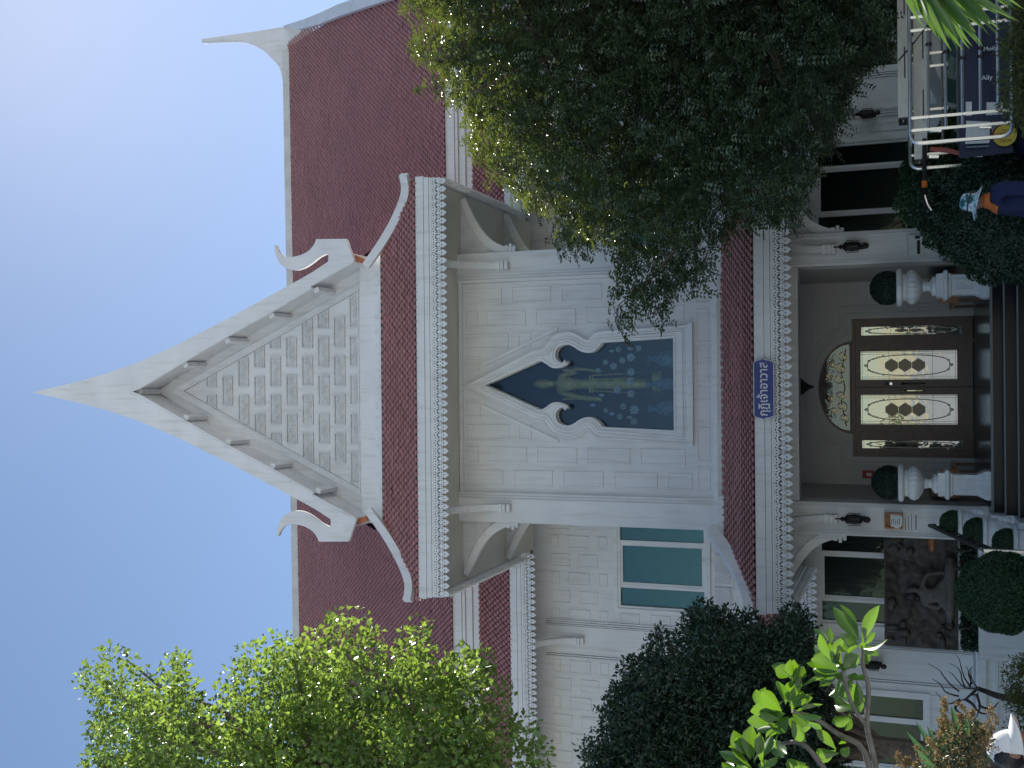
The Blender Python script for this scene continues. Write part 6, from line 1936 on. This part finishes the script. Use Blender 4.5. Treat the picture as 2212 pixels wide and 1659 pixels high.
# fan palm in the right foreground
YM = 4.2
pa_ = thing('fan_palm', 'fan palm with pointed bright green leaflets at the lower right edge', 'palm', (2.1, YM, 0))
pc = P(1905, -165, YM)
MB().tube([(pc.x + .25, YM + .1, -.05), (pc.x + .22, YM + .1, 1.0), (pc.x + .1, YM + .05, pc.z - .1), tuple(pc)], [.10, .09, .05, .02], 9).build('trunk', M['bark'], pa_)
tipz = [(670, 75), (690, 30), (710, 240), (760, 120), (810, 375), (900, 330), (960, 480), (1000, 600), (1080, 540), (1150, 665), (1175, 530), (1230, 670), (1310, 660), (1390, 635), (1420, 600), (1480, 420), (1560, 612), (1640, 470), (1750, 460), (1700, 330), (1790, 200), (1880, 90), (1940, 115), (2040, 275), (2090, 120), (620, -60), (1250, 380), (1050, 400), (1600, 300), (850, 160)]
tipz += [(a_ + random.uniform(-60, 60), b_ * random.uniform(.8, .97)) for a_, b_ in tipz]
for i, (X, Y) in enumerate(tipz):
    t = P(1865.3 + X * .1653, Y * .1653, YM + RNG.uniform(-.12, .15))
    f = .30 + .12 * RNG.uniform()
    b = pc.lerp(t, .02)
    d = t - b; L_ = d.length; dn = d.normalized(); sd = dn.cross((b - CAMPOS).normalized()).normalized()
    sd = Matrix.Rotation(RNG.uniform(-.9, .9), 3, dn) @ sd; nn = sd.cross(dn)
    w0 = .0135
    vs = []; fs = []
    for j, (s, w_) in enumerate([(0, .25), (.3, .8), (.6, 1), (.82, .7), (1, .02)]):
        c = b + d * s + nn * .02 * math.sin(s * 3)
        vs += [c - sd * w0 * w_ + nn * w0 * w_ * .5, c, c + sd * w0 * w_ + nn * w0 * w_ * .5]
    for j in range(4):
        for k_ in range(2): fs.append((j * 3 + k_, j * 3 + k_ + 1, j * 3 + k_ + 4, j * 3 + k_ + 3))
    MB().add(vs, fs).build('leaflet', M['leaf_palm'], pa_, True)

# dry ochre flowering bush with blades, lower left
def z7(X, Y): return (1865.3 + X * .16534, 1384.7 + Y * .16534)
YD_ = 6.0
db = thing('flowering_bush', 'bush of dry ochre flower spikes and stiff green blades at the lower left', 'bush', (-2.5, YD_, 0))
bladesl = [((1040, 1650), (680, 1040)), ((1060, 1640), (830, 1100)), ((1180, 1640), (1030, 1130)), ((1190, 1300), (990, 860)), ((1230, 1250), (1150, 860)), ((1200, 1640), (955, 990)), ((1360, 1300), (1345, 1000)), ((1390, 1640), (1330, 1290)), ((980, 1680), (560, 1180)), ((1420, 1300), (1410, 1040)), ((1000, 1760), (690, 1400))]
for (bx_, by_), (tx_, ty_) in bladesl:
    d0 = YD_ + RNG.uniform(-.15, .15)
    b = P(*z7(bx_, by_), d0); t = P(*z7(tx_, ty_), d0 + RNG.uniform(-.1, .1))
    plume_leaf(b + (b - t) * .6, t, .036, .5, .05, RNG.uniform(-.5, .5)).build('blade_leaf', M['leaf_blade'], db, True)
spk = [((1045, 740), (1080, 920)), ((1230, 790), (1390, 1010)), ((1660, 850), (1740, 1080)), ((1440, 910), (1400, 1000)), ((1040, 930), (1100, 1120)), ((1250, 960), (1330, 1060)), ((440, 1460), (560, 1659)), ((580, 1530), (600, 1620)), ((690, 1390), (860, 1560)), ((850, 1270), (980, 1480)), ((980, 1190), (1060, 1420)), ((1140, 1160), (1260, 1400)), ((1450, 1030), (1520, 1300)), ((1640, 1040), (1560, 1300)), ((1270, 1080), (1300, 1330)), ((1560, 1130), (1480, 1400)), ((1700, 1120), (1600, 1380)), ((760, 1480), (900, 1700)), ((1150, 1340), (1240, 1600)), ((1520, 1300), (1440, 1600)), ((1340, 1350), (1340, 1650)), ((1010, 1020), (1050, 1200)), ((1330, 1200), (1350, 1400)), ((1580, 1250), (1530, 1500)), ((650, 1600), (740, 1760))]
allc = []
for (tx_, ty_), (bx_, by_) in spk:
    d0 = YD_ + RNG.uniform(-.25, .25)
    t = P(*z7(tx_, ty_), d0); b = P(*z7(bx_, by_), d0)
    b2 = b + (b - t) * .25 + Vector((0, 0, -.05))
    MB().tube([t, b, b2], [.0012, .002, .002], 4).build('stalk', M['dryflower'], db)
    for k_ in range(15):
        q = t.lerp(b, k_ / 14)
        allc.append(tuple(q))
        if k_ % 2 and RNG.uniform() > .3:
            sdv = Vector((RNG.normal(), RNG.normal(), RNG.normal() + .5)).normalized() * RNG.uniform(.02, .075) * (k_ / 14 + .2)
            for s_ in (.5, 1): allc.append(tuple(q + sdv * s_))
foliage('flower_spikes', np.array(allc), 8, .016, .014, .5, 'dryflower', db, 0, .2)
pp = sprig_points([z7(*q) for q in [(700, 1700), (980, 1150), (1100, 1050), (1480, 1080), (1600, 1130), (1570, 1300), (1560, 1500), (1600, 1800), (700, 1800)]], YD_ + .1, .3, 380, 25)
foliage('undergrowth', pp, 9, .045, .015, .5, 'dryflower', db, 0, .2)
foliage('undergrowth', pp[::2], 10, .06, .04, .3, 'leaf_dark', db, 0, .2)

# bare dark shrub against the plinth
YR = 14.5
dr = thing('bare_shrub', 'bare dark twisted shrub standing against the white plinth at the lower left', 'shrub', (-4.3, YR, 0))
tr_ = [[(1900, 745), (1750, 715), (1600, 660), (1490, 620)], [(1490, 620), (1440, 540), (1410, 470), (1400, 380)], [(1490, 620), (1330, 610), (1250, 540), (1170, 440), (1110, 400)], [(1330, 610), (1290, 520), (1270, 420), (1230, 350), (1120, 290)], [(1400, 600), (1330, 500), (1290, 400), (1250, 240), (1200, 180)], [(1250, 660), (1130, 560), (1040, 450), (990, 380), (840, 295)],
       [(1240, 720), (1080, 670), (1000, 560), (900, 495)], [(1260, 760), (1130, 820), (1040, 770), (940, 660)], [(1490, 620), (1400, 700), (1330, 760), (1250, 780)], [(1330, 760), (1420, 820), (1500, 920), (1600, 950), (1700, 900)], [(1500, 840), (1600, 880), (1690, 880), (1760, 800)], [(1400, 700), (1470, 700), (1500, 660)], [(1250, 780), (1200, 880), (1290, 960), (1400, 1000)], [(1480, 700), (1520, 850), (1480, 980)], [(1390, 600), (1400, 480), (1340, 320)], [(1420, 560), (1370, 420), (1420, 340)]]
for k_, pth in enumerate(tr_):
    r0 = .045 if k_ == 0 else (.022 if k_ in (8, 9, 10, 12, 13) else .012)
    q = smooth_path([P(*z7(*p), YR + RNG.uniform(-.12, .12)) for p in pth], 4)
    MB().tube(q, [r0 * (1 - .75 * i / (len(q) - 1)) if k_ else r0 * (1 - .4 * i / (len(q) - 1)) for i in range(len(q))], 6).build('branch', M['drift'], dr)
b = P(*z7(1900, 745), YR)
MB().tube([tuple(b), (b.x - .05, YR, b.z * .5), (b.x, YR, -.05)], [.05, .07, .09], 8).build('trunk', M['drift'], dr)
